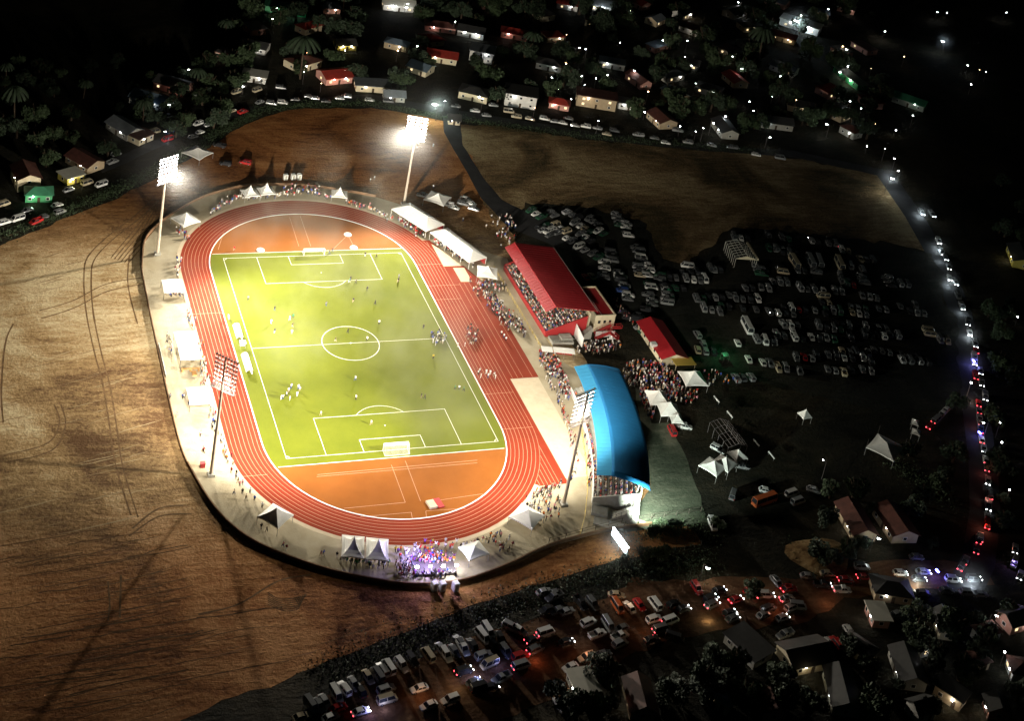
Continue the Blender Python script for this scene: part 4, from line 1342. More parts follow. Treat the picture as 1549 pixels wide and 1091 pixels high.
# px, py, L, W, H, image direction of the long axis, wall, roof, kind, porch lamp power (colour), description
HL = [
    (505, 120, 13, 10, 3.2, (30, -3), 'pink', 'red', 'g', 420, (1, .45, .22), 'red roofed house with an orange lit front behind the upper wall', (0, 1, 2, 3)),
    (457, 100, 14, 10, 3.4, (30, -9), 'cream', 'rust', 'h', 160, (1, .7, .45), 'rust roofed cream house standing up the slope from the orange lit house', (0,)),
    (562, 134, 15, 8, 3.0, (30, 2), 'cream', 'grey', 'f', 120, (1, .85, .6), 'long cream bungalow with a flat grey roof right of the orange lit house', ()),
    (602, 12, 16, 9, 3.4, (30, 3), 'white', 'white', 'g', 700, (.9, .95, 1), 'brightly lit white house on the top edge of town', (0, 1, 2)),
    (665, 44, 15, 8, 2.8, (30, 4), 'pink', 'rust', 'h', 120, (1, .6, .5), 'low pinkish house with a rust hipped roof', ()),
    (712, 52, 13, 9, 3.2, (26, 5), 'white', 'dark', 'g', 420, (.85, .95, 1), 'white house with two bright porch lamps below the hill', (1, 2)),
    (777, 55, 13, 8, 3.0, (28, 5), 'pink', 'red', 'h', 160, (1, .5, .4), 'pink walled house with a dull red roof, alone at the upper town', ()),
    (668, 90, 14, 9, 3.2, (30, 5), 'cream', 'red', 'g', 240, (1, .9, .7), 'cream house with a red roof behind the bright street lamp', (0,)),
    (728, 88, 11, 10, 5.2, (30, 6), 'white', 'grey', 'f', 160, (.9, .95, 1), 'tall white flat roofed house with blank windows', ()),
    (717, 147, 13, 9, 3.4, (26, 6), 'cream', 'dark', 'h', 110, (1, .9, .7), 'cream house with a dark hipped roof by the town road', ()),
    (786, 155, 14, 11, 6.0, (30, 5), 'white', 'dark', 'f', 140, (.9, .95, 1), 'two storey pale concrete house with many window openings', ()),
    (845, 162, 9, 6, 2.8, (26, 5), 'pink', 'red', 'h', 160, (1, .6, .5), 'little pink kiosk house with red roof by the town road', (0, 1)),
    (900, 158, 18, 9, 5.4, (30, 5), 'tan', 'rust', 'f', 260, (1, .8, .55), 'wide two storey tan building with lit windows', (0, 2, 5, 7, 9)),
    (950, 162, 10, 7, 3.0, (28, 5), 'white', 'dark', 'f', 90, (.9, .95, 1), 'small white bungalow right of the wide tan building', ()),
    (1000, 186, 12, 9, 3.2, (22, 20), 'tan', 'rust', 'g', 90, (1, .85, .55), 'tan house turned across the road with a rust roof', ()),
    (1095, 200, 14, 8, 3.2, (20, 26), 'grey', 'dark', 'g', 60, (.6, .8, 1), 'long dark roofed house lying along the slope', ()),
    (1170, 190, 16, 8, 3.2, (30, 4), 'grey', 'dark', 'g', 50, (.6, .8, 1), 'grey house with a dark ridge roof far up the town road', ()),
    (1210, 42, 22, 10, 4.0, (30, 9), 'white', 'white', 'f', 2600, (.75, .92, 1), 'glaring floodlit white hall far in the upper town', (0, 1, 2, 3)),
    (1285, 122, 22, 6, 3.0, (26, 20), 'green', 'white', 'f', 700, (.75, 1, .75), 'long pale canopy glowing greenish in the upper town', ()),
    (1375, 158, 16, 8, 3.2, (26, 9), 'grey', 'green', 'g', 50, (.6, 1, .9), 'teal roofed house in the dark upper town', ()),
    (918, 14, 16, 9, 3.2, (30, 5), 'white', 'grey', 'g', 1100, (.85, .95, 1), 'white lit house under trees at the top of town', (0, 1)),
    (432, 18, 20, 7, 3.4, (30, 4), 'green', 'green', 'f', 500, (.4, 1, .75), 'green glowing filling canopy on the far slope', ()),
    (521, 72, 9, 7, 3.0, (28, 0), 'yellow', 'dark', 'g', 320, (1, .85, .4), 'small yellow lit house above the orange lit house', (0, 1)),
    (595, 150, 9, 6, 2.8, (28, 2), 'grey', 'grey', 'g', 40, (1, .9, .8), 'small grey house at the end of the cream bungalow', ()),
    (228, 156, 15, 9, 3.2, (30, 8), 'grey', 'blue', 'g', 130, (.6, .75, 1), 'slate blue roofed house beside the dark trees', ()),
    (262, 134, 14, 9, 3.2, (30, 9), 'pink', 'dark', 'g', 150, (1, .6, .5), 'dark roofed house with a pink lit gable behind the slate blue roof', (0,)),
    (188, 200, 13, 8, 3.0, (26, 16), 'grey', 'grey', 'g', 40, (1, .9, .8), 'grey roofed house down the slope from the slate blue roof', ()),
    (38, 278, 11, 8, 5.0, (14, 30), 'cream', 'rust', 'g', 90, (1, .9, .6), 'tall cream gabled house by the left edge of town', ()),
    (58, 300, 9, 6, 3.0, (30, 0), 'green', 'green', 'h', 260, (.5, 1, .6), 'green tin kiosk beside the cream gabled house', ()),
    (107, 272, 7, 6, 2.8, (28, -8), 'yellow', 'white', 'f', 260, (1, .95, .4), 'small bright yellow hut by the field edge', (0,)),
    (128, 250, 12, 8, 3.0, (28, 16), 'tan', 'rust', 'g', 40, (1, .8, .6), 'tan house with rusty roof above the yellow hut', ()),
    (212, 212, 8, 6, 2.8, (28, -12), 'cream', 'rust', 'f', 60, (1, .9, .7), 'small cream hut by the north-west floodlight', ()),
    (686, 186, 5, 4, 2.6, (26, 3), 'cream', 'dark', 'g', 60, (1, 1, .9), 'tiny cream guard hut on the upper edge of the field', ()),
    (385, 75, 12, 8, 3.0, (28, 6), 'white', 'dark', 'g', 90, (.9, .95, 1), 'pale house with dark roof high on the left slope', (0, 3)),
    (340, 85, 8, 6, 2.8, (28, 6), 'pink', 'dark', 'h', 60, (1, .5, .4), 'reddish hut high on the left slope', ()),
    (385, 120, 10, 7, 3.0, (28, 4), 'white', 'white', 'f', 50, (1, .9, .8), 'white flat roofed hut near the cars above the far wall', ()),
    (1185, 60, 13, 8, 3.0, (28, 8), 'tan', 'rust', 'g', 160, (1, .8, .5), 'tan roadside house below the floodlit hall', (0, 1)),
    (1185, 108, 13, 8, 3.0, (28, 10), 'white', 'grey', 'g', 160, (.9, .95, 1), 'pale house with a grey roof under the floodlit hall', (1,)),
    (1072, 140, 12, 8, 3.0, (28, 8), 'grey', 'dark', 'h', 80, (1, .95, .9), 'dim grey hip roofed house in the middle of the upper town', (0, 4)),
    (830, 102, 12, 8, 3.0, (28, 6), 'white', 'dark', 'h', 60, (.9, 1, .9), 'dim white house above the pink kiosk house', (2,)),
    (925, 100, 12, 7, 3.0, (28, 5), 'white', 'grey', 'f', 90, (.9, .95, 1), 'low white building above the wide tan building', (0,)),
    (1040, 100, 11, 7, 3.0, (28, 8), 'grey', 'dark', 'g', 40, (.9, .95, 1), 'dim grey gabled house beside the lamp posts of the upper town', (1,)),
    (1543, 395, 14, 9, 3.2, (10, 26), 'yellow', 'dark', 'g', 160, (1, .9, .5), 'yellow walled house on the far side of the main road', ()),
    (1292, 796, 13, 7, 2.8, (22, 38), 'tan', 'rust', 'g', 10, (1, .8, .6), 'rust roofed long house beside the brown mound', ()),
    (1352, 800, 12, 8, 3.0, (20, 30), 'tan', 'rust', 'g', 25, (1, .6, .4), 'smaller rust roofed house next to the rust roofed long house', ()),
    (1325, 938, 6, 4.5, 2.8, (10, 22), 'pink', 'white', 'f', 50, (1, .95, .8), 'small hut with a pale flat roof below the clay road', ()),
    (879, 1043, 6.6, 5.4, 2.6, (14, 30), 'grey', 'white', 'f', 60, (1, .95, .8), 'hut with a pale flat roof beside a round green tree', ()),
    (965, 1066, 9.5, 6, 3.0, (10, 40), 'tan', 'rust', 'g', 20, (1, .7, .5), 'dark rust roofed house below the clay road', ()),
    (1130, 985, 10, 7, 2.8, (26, 24), 'grey', 'dark', 'f', 10, (1, .9, .8), 'dark flat roofed house below the car filled clay road', ()),
    (1215, 1000, 12, 8, 3.0, (30, -6), 'cream', 'dark', 'g', 120, (1, .8, .45), 'cream walled house with one warm porch light below the clay road', ()),
    (1270, 1055, 12, 6.5, 3.0, (10, 40), 'grey', 'dark', 'g', 10, (1, .9, .8), 'dark roofed house at the lower right with a pale ridge edge', ()),
    (1370, 1020, 11, 6.5, 3.0, (14, 40), 'grey', 'dark', 'g', 10, (1, .9, .8), 'dark roofed house farthest down among the dark yards', ()),
    (1345, 900, 10, 6.5, 2.8, (28, 4), 'tan', 'dark', 'h', 20, (1, .9, .8), 'dark hip roofed house along the lower side of the clay road', ()),
]
for (hx, hy, L_, W_, H_, dr, wm_, rm_, kind, pw, pc, lab, lit) in HL:
    p = at(hx, hy)
    rz = heading(hx, hy, *dr)
    r = gable_house('house', lab, (p.x, p.y), L_, W_, H_, rz, WALLS[wm_], ROOFS[rm_], 1.7, .6, kind == 'h', 3, lit, 'house', 'houses of the town around the stadium', True, kind == 'f')
    HOUSES.append((lab, p))
    # porch lamp on the side facing the camera
    v = Vector((CC.x - p.x, CC.y - p.y, 0)).normalized()
    lx = v.x * math.cos(-rz) - v.y * math.sin(-rz)
    ly = v.x * math.sin(-rz) + v.y * math.cos(-rz)
    sx_ = math.copysign(1, lx); sy_ = math.copysign(1, ly)
    q = (sx_ * L_ * .22, sy_ * (W_ / 2 + .35), H_ * .85)
    mb = MB(); mb.box(q, (.35, .3, .3)); mb.build('porch_lamp', M['bulb'], r)
    lamp('porch_glow', 'POINT', (q[0], q[1] + sy_ * 1.3, q[2] + .3), pw * .85, pc, r, .3)
    if pw > 300:
        mb = MB(); mb.box((-q[0], q[1], q[2]), (.6, .4, .4)); mb.build('porch_lamp', M['bulb'], r)

# ------------------------------------------------------------------ street lamps and posts
def street_lamp(pxy, hgt, power, col, label, head=.45, rad=.4):
    p = at(*pxy, hgt)
    r = thing('street_lamp', label, 'street lamp', (p.x, p.y, 0), rnd.random() * 6, 'street lamps of the dark town')
    mb = MB(); mb.bar((0, 0, 0), (0, 0, hgt), .12, 6, r2=.07); mb.build('pole', M['darksteel'], r)
    mb = MB(); mb.bar((0, 0, hgt - .1), (1.3, 0, hgt), .06, 5); mb.build('arm', M['darksteel'], r)
    mb = MB(); mb.box((1.5, 0, hgt), (head * 1.6, head, .22), taper=.7); mb.build('lamp_head', M['steel'], r)
    mb = MB(); mb.box((1.5, 0, hgt - .22), (head * 1.5, head * 1.2, .2)); mb.build('lens', M['bulb'], r)
    lamp('lamp_glow', 'POINT', (1.5, 0, hgt - .7), power, col, r, rad)


SL = [(663, 157, 8, 9000, (.75, 1, .9), 'dazzling street lamp above the upper edge of the field', 1.2), (1208, 30, 9, 7000, (.7, .9, 1), 'glaring lamp beside the floodlit hall', 1.2),
      (1345, 267, 8, 3000, (.8, .95, 1), 'bright lamp where the town road meets the main road', .9), (1430, 62, 8, 1500, (.6, .8, 1), 'bluish lamp alone in the dark upper town', .8), (1255, 187, 7, 900, (.9, 1, 1), 'lamp near the end of the town road houses', .6),
      (883, 113, 7, 500, (.9, .95, 1), 'small lamp above the wide tan building', .5), (1040, 62, 7, 250, (1, 1, 1), 'faint lamp in the middle of the upper town', .4), (1007, 60, 7, 200, (1, 1, 1), 'faint lamp left of a similar pair in the upper town', .4),
      (1026, 53, 7, 200, (1, 1, .95), 'faint lamp topmost of a trio in the upper town', .4), (958, 104, 6, 250, (1, .95, .9), 'small lamp by the low white building', .5), (1120, 104, 7, 350, (1, 1, 1), 'lamp below the dark slope of the upper town', .5),
      (1195, 135, 6, 300, (1, 1, 1), 'lamp beside the pale grey roofed house', .5), (1337, 47, 6, 350, (1, 1, 1), 'lamp between the hall and the bluish lamp', .5), (1278, 72, 6, 300, (1, .95, .85), 'lamp under the floodlit hall', .5), (1418, 16, 6, 250, (1, 1, 1), 'lamp at the very top of town, above the bluish one', .4),
      (1520, 18, 6, 120, (1, 1, 1), 'tiny lamp in the top corner of town', .4), (1460, 97, 6, 200, (1, 1, 1), 'tiny lamp below the bluish one', .4), (872, 70, 6, 200, (1, 1, 1), 'tiny lamp above the low white building', .4), (888, 72, 6, 120, (1, 1, 1), 'fainter tiny lamp beside its twin', .35),
      (1288, 151, 6, 180, (1, 1, .95), 'tiny lamp below the green glowing canopy', .4), (1381, 176, 6, 180, (1, 1, .95), 'tiny lamp by the teal roofed house', .4), (1161, 207, 6, 220, (1, 1, 1), 'lamp in front of the grey ridge roofed house', .4), (1102, 175, 6, 400, (.85, .95, 1), 'row-end lamp over the dark roofed house', .5),
      (1076, 186, 6, 300, (.8, .95, 1), 'lamp left of the dark roofed house', .45), (1354, 241, 6, 250, (1, 1, 1), 'small lamp just above the road junction', .4), (1362, 260, 6, 250, (1, .95, .9), 'small lamp beside the road junction', .4), (627, 69, 6, 160, (1, .8, .7), 'small warm lamp on the street behind the far floodlight', .4),
      (1121, 3, 6, 300, (1, 1, 1), 'lamp on the top edge of the upper town', .4), (957, 16, 6, 500, (.9, 1, 1), 'white lamp right of the lit house under trees', .5), (614, 3, 6, 600, (.9, .95, 1), 'white lamp over the brightly lit house', .5), (291, 104, 6, 150, (.85, .9, 1), 'small lamp above the pink lit gable', .4),
      (260, 156, 6, 260, (.8, .9, 1), 'white lamp at the end of the slate blue roof', .5), (256, 198, 6, 240, (.6, .7, 1), 'blue white lamp by the cars near the left floodlight', .45), (1470, 575, 7, 300, (.4, .4, 1), 'bluish lamp among the traffic queue', .4), (1495, 640, 6, 250, (.4, .4, 1), 'dim bluish lamp right of the traffic queue', .4),
      (1250, 700, 6, 15, (1, 1, 1), 'faint lamp on the dark ground by the cream tent', .2), (1322, 813, 5, 250, (.9, 1, .9), 'white lamp between the rust and red roofs', .5), (1500, 930, 6, 160, (1, 1, 1), 'lone lamp below the lower end of the main road', .4), (1065, 853, 5, 300, (1, .75, .45), 'warm orange lamp over the scrub below the lawn', .6)]
for x, y, hg, pw, c_, lab, hd in SL:
    street_lamp((x, y), hg, pw * .45, c_, lab, hd)

# more of the dim town
dim_items = []
rh = random.Random(77)
placed = [p for _, p in HOUSES]
tries = 0
while len(dim_items) < 52 and tries < 6000:
    tries += 1
    if len(dim_items) < 34:
        x, y = rh.uniform(360, 1330), rh.uniform(6, 205)
        if y > (140 if x < 560 else 140 + (x - 560) * .115):
            continue
    else:
        x, y = rh.uniform(840, 1540), rh.uniform(945, 1086)
        if y < 1092 - (x - 830) * .27:
            continue
    p = at(x, y)
    if min((q - p).length for q in placed) < (19 if len(dim_items) < 34 else 11):
        continue
    placed.append(p)
    wk, rk = rh.choice(['tan', 'grey', 'white', 'cream', 'pink']), rh.choice(['rust', 'dark', 'grey', 'red', 'dark', 'blue'])
    kd = rh.choice(['g', 'h', 'h', 'f'])
    rz = heading(x, y, 28, rh.uniform(-12, 26))
    L_, W_ = rh.uniform(8, 13), rh.uniform(6, 9)
    if len(dim_items) >= 34:
        L_, W_ = rh.uniform(4.5, 8), rh.uniform(3.5, 5.5)
        rk = rh.choice(['rust', 'dark', 'dark', 'rust', 'blue'])
        rz = heading(x, y, *rh.choice([(28, -8), (10, 28), (24, 16)]))
    r = gable_house('house', '', (p.x, p.y), L_, W_, rh.uniform(2.7, 3.4), rz, WALLS[wk], ROOFS[rk], 1.6, .6, kd == 'h', 2, (0,) if rh.random() < .5 else (), 'house', 'houses of the town around the stadium', True, kd == 'f')
    if rh.random() < .6:
        mb = MB(); mb.box((L_ * .2, -W_ / 2 - .4, 2.3), (.4, .3, .3)); mb.build('porch_lamp', M['bulb'], r)
        lamp('porch_glow', 'POINT', (L_ * .2, -W_ / 2 - 1.5, 2.5), rh.uniform(40, 160), rh.choice([(1, .8, .55), (.9, .95, 1), (1, .9, .75)]), r, .3)
    hl, hp = min(HOUSES, key=lambda h_: (h_[1] - p).length)
    cut = hl
    for c_ in (' with ', ' on ', ' by ', ' right ', ' behind ', ' below ', ' standing ', ' beside ', ' up ', ' down ', ' high ', ' far ', ' in ', ' near ', ' above ', ' under ', ' lying ', ' turned ', ' along ', ' at ', ' next ', ' alone', ',', ' among '):
        if c_ in cut and len(cut.split(c_)[0].split()) >= 2:
            cut = cut.split(c_)[0]
    dim_items.append((r, f'dim {wk} {"flat" if kd == "f" else rk} roofed house', 'the ' + ' '.join(cut.split()[:6]), hp))
dot_items = []
for k in range(60):
    while True:
        if rh.random() < .8:
            x, y = rh.uniform(350, 1500), rh.uniform(4, 230)
            if y < (140 if x < 560 else 140 + (x - 560) * .13):
                break
        else:
            x, y = rh.uniform(1380, 1545), rh.uniform(280, 1060)
            if abs(x - 1440) > 60:
                break
    hg = rh.uniform(3.5, 7)
    p = at(x, y, hg)
    r = thing('lamp_post', '', 'lamp post', (p.x, p.y, 0), rh.random() * 6, 'small lamp posts of the dark town')
    mb = MB(); mb.bar((0, 0, 0), (0, 0, hg), .08, 5); mb.build('pole', M['darksteel'], r)
    sz = rh.uniform(.16, .42)
    mb = MB(); mb.box((0, 0, hg), (sz, sz, sz * .8)); mb.build('lens', M['bulb'] if rh.random() < .75 else M['litwarm'], r)
    if k % 2 == 0:
        lamp('lamp_glow', 'POINT', (0, 0, hg - .5), rh.uniform(20, 90), rh.choice([(1, .85, .65), (.85, .95, 1)]), r, .2)
    hl, hp = min(HOUSES, key=lambda h_: (h_[1] - p).length)
    cut = hl
    for c_ in (' with ', ' on ', ' by ', ' right ', ' behind ', ' below ', ' standing ', ' beside ', ' up ', ' down ', ' high ', ' far ', ' in ', ' near ', ' above ', ' under ', ' lying ', ' turned ', ' along ', ' at ', ' next ', ' alone', ',', ' among '):
        if c_ in cut and len(cut.split(c_)[0].split()) >= 2:
            cut = cut.split(c_)[0]
    dot_items.append((r, 'small glowing lamp post', 'the ' + ' '.join(cut.split()[:6]), hp))

# green lit patch in the car park
p = at(1098, 535, 3)
r = thing('food_stall', 'stall with a green lamp lighting the ground in the car park', 'stall', (p.x, p.y, 0))
mb = MB(); mb.box((0, 0, 2.6), (2.2, 2.2, .12)); mb.build('roof', M['darksteel'], r)
for x in (-1, 1):
    for y in (-1, 1):
        mb = MB(); mb.bar((x, y, 0), (x, y, 2.55), .05); mb.build('post', M['darksteel'], r)
lamp('green_glow', 'POINT', (0, 1.5, 5.5), 700, (.1, 1, .35), r, .4)

# white screens of poles at the shed yard: short pale boards
for k, (x, y, lab) in enumerate(((1083, 608, 'short pale barrier, uppermost on the dark ground right of the tents'), (1103, 631, 'short pale barrier, second down the dark ground right of the tents'), (1143, 674, 'short pale barrier beside the small cream tent'), (1166, 693, 'short pale barrier farthest right of its line'))):
    p = at(x, y)
    r = thing('barrier', lab, 'barrier', (p.x, p.y, .03), heading(x, y, 8, 10), 'pale barriers on the dark ground')
    mb = MB(); mb.box((0, 0, 1.0), (3.4, .3, .35)); mb.build('rail', M['white'], r)
    for s in (-1, 1):
        mb = MB(); mb.bar((s * 1.4, 0, 0), (s * 1.4, 0, 1.0), .06); mb.build('post', M['steel'], r)

# ------------------------------------------------------------------ ordinal labels
NTH = ['nearest', 'second nearest', 'third nearest', 'fourth nearest', 'fifth nearest', 'sixth nearest', 'seventh nearest', 'eighth nearest', 'ninth nearest', 'tenth nearest', 'eleventh nearest', 'twelfth nearest',
       '13th nearest', '14th nearest', '15th nearest', '16th nearest', '17th nearest', '18th nearest', '19th nearest', '20th nearest']
NTH += [f'{k}{"st" if k % 10 == 1 else "nd" if k % 10 == 2 else "rd" if k % 10 == 3 else "th"} nearest' for k in range(21, 90)]


def settle_labels(items):
    """items: (object, base label, landmark phrase, landmark point); same base + landmark get counted outward from the landmark"""
    g = {}
    for o, b, ph, lp in items:
        g.setdefault((b, ph), []).append((o, lp))
    for (b, ph), lst in g.items():
        if len(lst) == 1:
            lst[0][0]['label'] = b + ', near ' + ph if len((b + ' near ' + ph).split()) <= 16 else b
            continue
        lst.sort(key=lambda t: (t[0].location - t[1]).length)
        for k, (o, lp) in enumerate(lst):
            o['label'] = f'{b}, {NTH[k]} to {ph}'


# ------------------------------------------------------------------ trees
def crown_mesh(seed, m, n=1500, r=2.6, hgt=3.4):
    rr = random.Random(seed)
    blobs = [(Vector((rr.uniform(-1, 1) * r * .62, rr.uniform(-1, 1) * r * .62, rr.uniform(.3, 1) * hgt)), rr.uniform(.45, .85) * r * .62) for _ in range(9)]
    mb = MB()
    for k in range(n):
        c, br = blobs[rr.randrange(len(blobs))]
        d = Vector((rr.gauss(0, 1), rr.gauss(0, 1), rr.gauss(0, .8))).normalized()
        p = c + d * br * rr.uniform(.55, 1.05)
        u = Vector((rr.gauss(0, 1), rr.gauss(0, 1), rr.gauss(0, 1))).normalized()
        v = u.orthogonal().normalized()
        s = rr.uniform(.16, .40)
        mb.poly([p - u * s, p + v * s * .6, p + u * s, p - v * s * .6])
    return mb.mesh('crown', m)


def trunk_mesh(seed):
    rr = random.Random(seed)
    mb = MB()
    mb.bar((0, 0, 0), (0, 0, 2.2), .28, 7, r2=.18)
    for k in range(4):
        a = k * PI / 2 + rr.random()
        mb.bar((0, 0, 1.8), (1.2 * math.cos(a), 1.2 * math.sin(a), 3.4 + rr.random()), .13, 5, r2=.05)
    return mb.mesh('trunk', M['bark'])


def palm_meshes():
    mb = MB()
    for k in range(6):
        mb.bar((.12 * k, 0, 1.3 * k), (.12 * (k + 1), 0, 1.3 * (k + 1)), .2 - .015 * k, 6, r2=.19 - .015 * k)
    t = mb.mesh('trunk', M['bark'])
    mb = MB()
    for k in range(13):
        a = 2 * PI * k / 13
        d = Vector((math.cos(a), math.sin(a), 0)); s = Vector((-d.y, d.x, 0))
        for j in range(7):
            u0, u1 = j / 7, (j + 1) / 7
            z = lambda u: 7.8 + 1.3 * u - 2.9 * u * u
            p0, p1 = d * 3.0 * u0 + Vector((.72, 0, z(u0))), d * 3.0 * u1 + Vector((.72, 0, z(u1)))
            for sg in (-1, 1):
                mb.poly([p0, p1, p1 + s * sg * .42 + Vector((0, 0, -.35)), p0 + s * sg * .42 * (.4 if j == 0 else 1) + Vector((0, 0, -.35))])
    return t, mb.mesh('crown', M['leafd'])


CROWNS = [crown_mesh(k, M['leaf' if k % 2 else 'leafd']) for k in range(4)]
TRUNKS = [trunk_mesh(k) for k in range(2)]
PT, PCm = palm_meshes()
tree_items = []


def nearest_house(p):
    return min(HOUSES, key=lambda h_: (h_[1] - p).length)


SHORT = {}
for lab, p in HOUSES:
    wds = lab.split()
    SHORT[lab] = ' '.join(wds[:5]) if len(wds) > 5 else lab
def shortlab(lab):
    for cut in (' with ', ' on ', ' by ', ' right ', ' behind ', ' below ', ' standing ', ' beside ', ' up ', ' down ', ' high ', ' far ', ' in ', ' near ', ' above ', ' under ', ' lying ', ' turned ', ' along ', ' at ', ' next ', ' alone', ',', ' among ', ' farthest ', ' glowing '):
        if cut in lab and len(lab.split(cut)[0].split()) >= 2:
            lab = lab.split(cut)[0]
    return 'the ' + ' '.join(lab.split()[:6])


def tree(pxy, s, palm=False):
    p = at(*pxy)
    r = thing('palm_tree' if palm else 'tree', '', 'tree', (p.x, p.y, 0), rnd.random() * 6, 'trees among the dark houses')
    r.scale = (s, s, s * rnd.uniform(.85, 1.2))
    k = rnd.randrange(4)
    link('trunk', PT if palm else TRUNKS[k % 2], r)
    link('crown', PCm if palm else CROWNS[k], r)
    hl, hp = nearest_house(p)
    tree_items.append((r, ('tall feathery palm' if palm else ('big' if s > 1.9 else 'small' if s < 1.25 else 'middling') + (' pale' if k % 2 else ' dark') + ' leafy tree'), shortlab(hl), hp))
    return r


TR = [(905, 1030, 1.5), (912, 1018, 1.2), (918, 1040, 1.3), (1235, 852, 1.5), (1255, 858, 1.3), (1280, 846, 1.2), (970, 850, 1.0), (940, 858, .9), (1000, 845, 1.0), (1140, 905, 1.2), (1085, 800, .9), (1000, 806, .9), (1020, 812, .8), (985, 812, .8),
      (1375, 690, 1.4), (1440, 700, 1.6), (1420, 745, 1.5), (1395, 765, 1.5), (1500, 640, 1.5), (1510, 720, 1.6), (1440, 620, 1.4), (1505, 560, 1.6), (1495, 480, 1.6), (1380, 975, 1.6), (1440, 960, 1.7), (1450, 1030, 1.8), (1180, 1045, 1.6), (1080, 1010, 1.4), (1020, 1060, 1.5), (840, 1065, 1.4)]
for x, y, s in TR:
    tree((x, y), s)
for k in range(140):
    while True:
        x = rnd.uniform(330, 1330); y = rnd.uniform(8, 215)
        yr = 150 if x < 560 else 150 + (x - 560) * .11
        if y < yr - 14:
            q = at(x, y)
            if min((h_[1] - q).length for h_ in HOUSES) > 8.5:
                break
    tree((x, y), rnd.uniform(1.3, 2.6), rnd.random() < .04)
for k in range(60):
    while True:
        x = rnd.uniform(0, 345); y = rnd.uniform(95, 300)
        if y < 300 - max(0, x - 60) * .40:
            q = at(x, y)
            if min((h_[1] - q).length for h_ in HOUSES) > 9:
                break
    tree((x, y), rnd.uniform(1.0, 1.9), rnd.random() < .08)
for k in range(58):
    while True:
        if k < 36:
            x, y = rnd.uniform(830, 1545), rnd.uniform(935, 1089)
            if y < 1090 - (x - 830) * .30:
                continue
        elif k < 50:
            x, y = rnd.uniform(1500, 1546), rnd.uniform(280, 830)
        else:
            x, y = rnd.uniform(1225, 1440), rnd.uniform(720, 835)
        q = at(x, y)
        if min((h_[1] - q).length for h_ in HOUSES) > 7:
            break
    tree((x, y), rnd.uniform(.8, 1.7))
settle_labels(tree_items)
settle_labels(dim_items)
settle_labels(dot_items)

# low scrub along the outer side of the field: one mass of leaves
mb = MB()
rs = random.Random(5)


def scrub_band(a, b, n, hh, spread):
    for k in range(n):
        t = rs.random()
        x = a[0] + (b[0] - a[0]) * t; y = a[1] + (b[1] - a[1]) * t
        p = at(x, y) + Vector((rs.gauss(0, spread), rs.gauss(0, spread), 0))
        c = p + Vector((0, 0, abs(rs.gauss(0, hh))))
        u = Vector((rs.gauss(0, 1), rs.gauss(0, 1), rs.gauss(0, 1))).normalized(); v = u.orthogonal().normalized()
        s = rs.uniform(.12, .34)
        mb.poly([c - u * s, c + v * s * .7, c + u * s, c - v * s * .7])


UP = [(0, 360), (75, 330), (150, 300), (200, 277), (250, 250), (300, 220), (345, 192), (400, 166), (470, 158), (560, 156), (640, 172), (760, 190), (900, 208), (1020, 218), (1180, 232)]
for k in range(len(UP) - 1):
    scrub_band(UP[k], UP[k + 1], 900, .5, 1.8)
LO = [(480, 1020), (600, 978), (700, 938), (800, 905), (900, 875), (985, 855), (1080, 842)]
for k in range(len(LO) - 1):
    scrub_band(LO[k], LO[k + 1], 800, .16, 3.0)
for a, b in (((950, 812), (1080, 800)), ((960, 852), (1060, 862)), ((1215, 835), (1265, 850)), ((1350, 700), (1440, 760))):
    scrub_band(a, b, 900, .5, 2.6)
o = mb.build('undergrowth', M['leaf'])
tag(o, 'dark scrubby undergrowth along the edges of the soil field', 'undergrowth', None, 'stuff')

# brown earth mound by the clay road
p = at(1240, 842)
mb = MB()
vs, n = [], 18
for r_ in range(5):
    for k in range(n):
        a = 2 * PI * k / n
        R = 7.5 * (1 - r_ / 4.4) * (1 + .12 * math.sin(3 * a + r_))
        vs.append((R * 1.25 * math.cos(a), R * math.sin(a), 2.2 * math.sin(PI / 2 * r_ / 4)))
mb.faces(vs, [(r_ * n + k, r_ * n + (k + 1) % n, (r_ + 1) * n + (k + 1) % n, (r_ + 1) * n + k) for r_ in range(4) for k in range(n)] + [tuple(4 * n + k for k in range(n))])
tag(mb.build('earth_mound', M['soil'], None, (p.x, p.y, 0)), 'rounded brown earth mound beside the clay road', 'mound')

# ------------------------------------------------------------------ vehicles
PAINT = {n: mat(n + ' car paint', c, .28, coat=.6, metal=mt) for n, c, mt in (('white', (.72, .72, .70), 0), ('silver', (.45, .46, .47), .5), ('grey', (.16, .165, .17), .3), ('black', (.02, .02, .022), 0), ('red', (.42, .02, .02), 0), ('blue', (.03, .07, .25), 0), ('beige', (.45, .38, .26), 0), ('orange', (.50, .12, .04), 0), ('dark green', (.02, .07, .04), 0))}
M['trim'] = mat('black trim', (.02, .02, .02), .6)


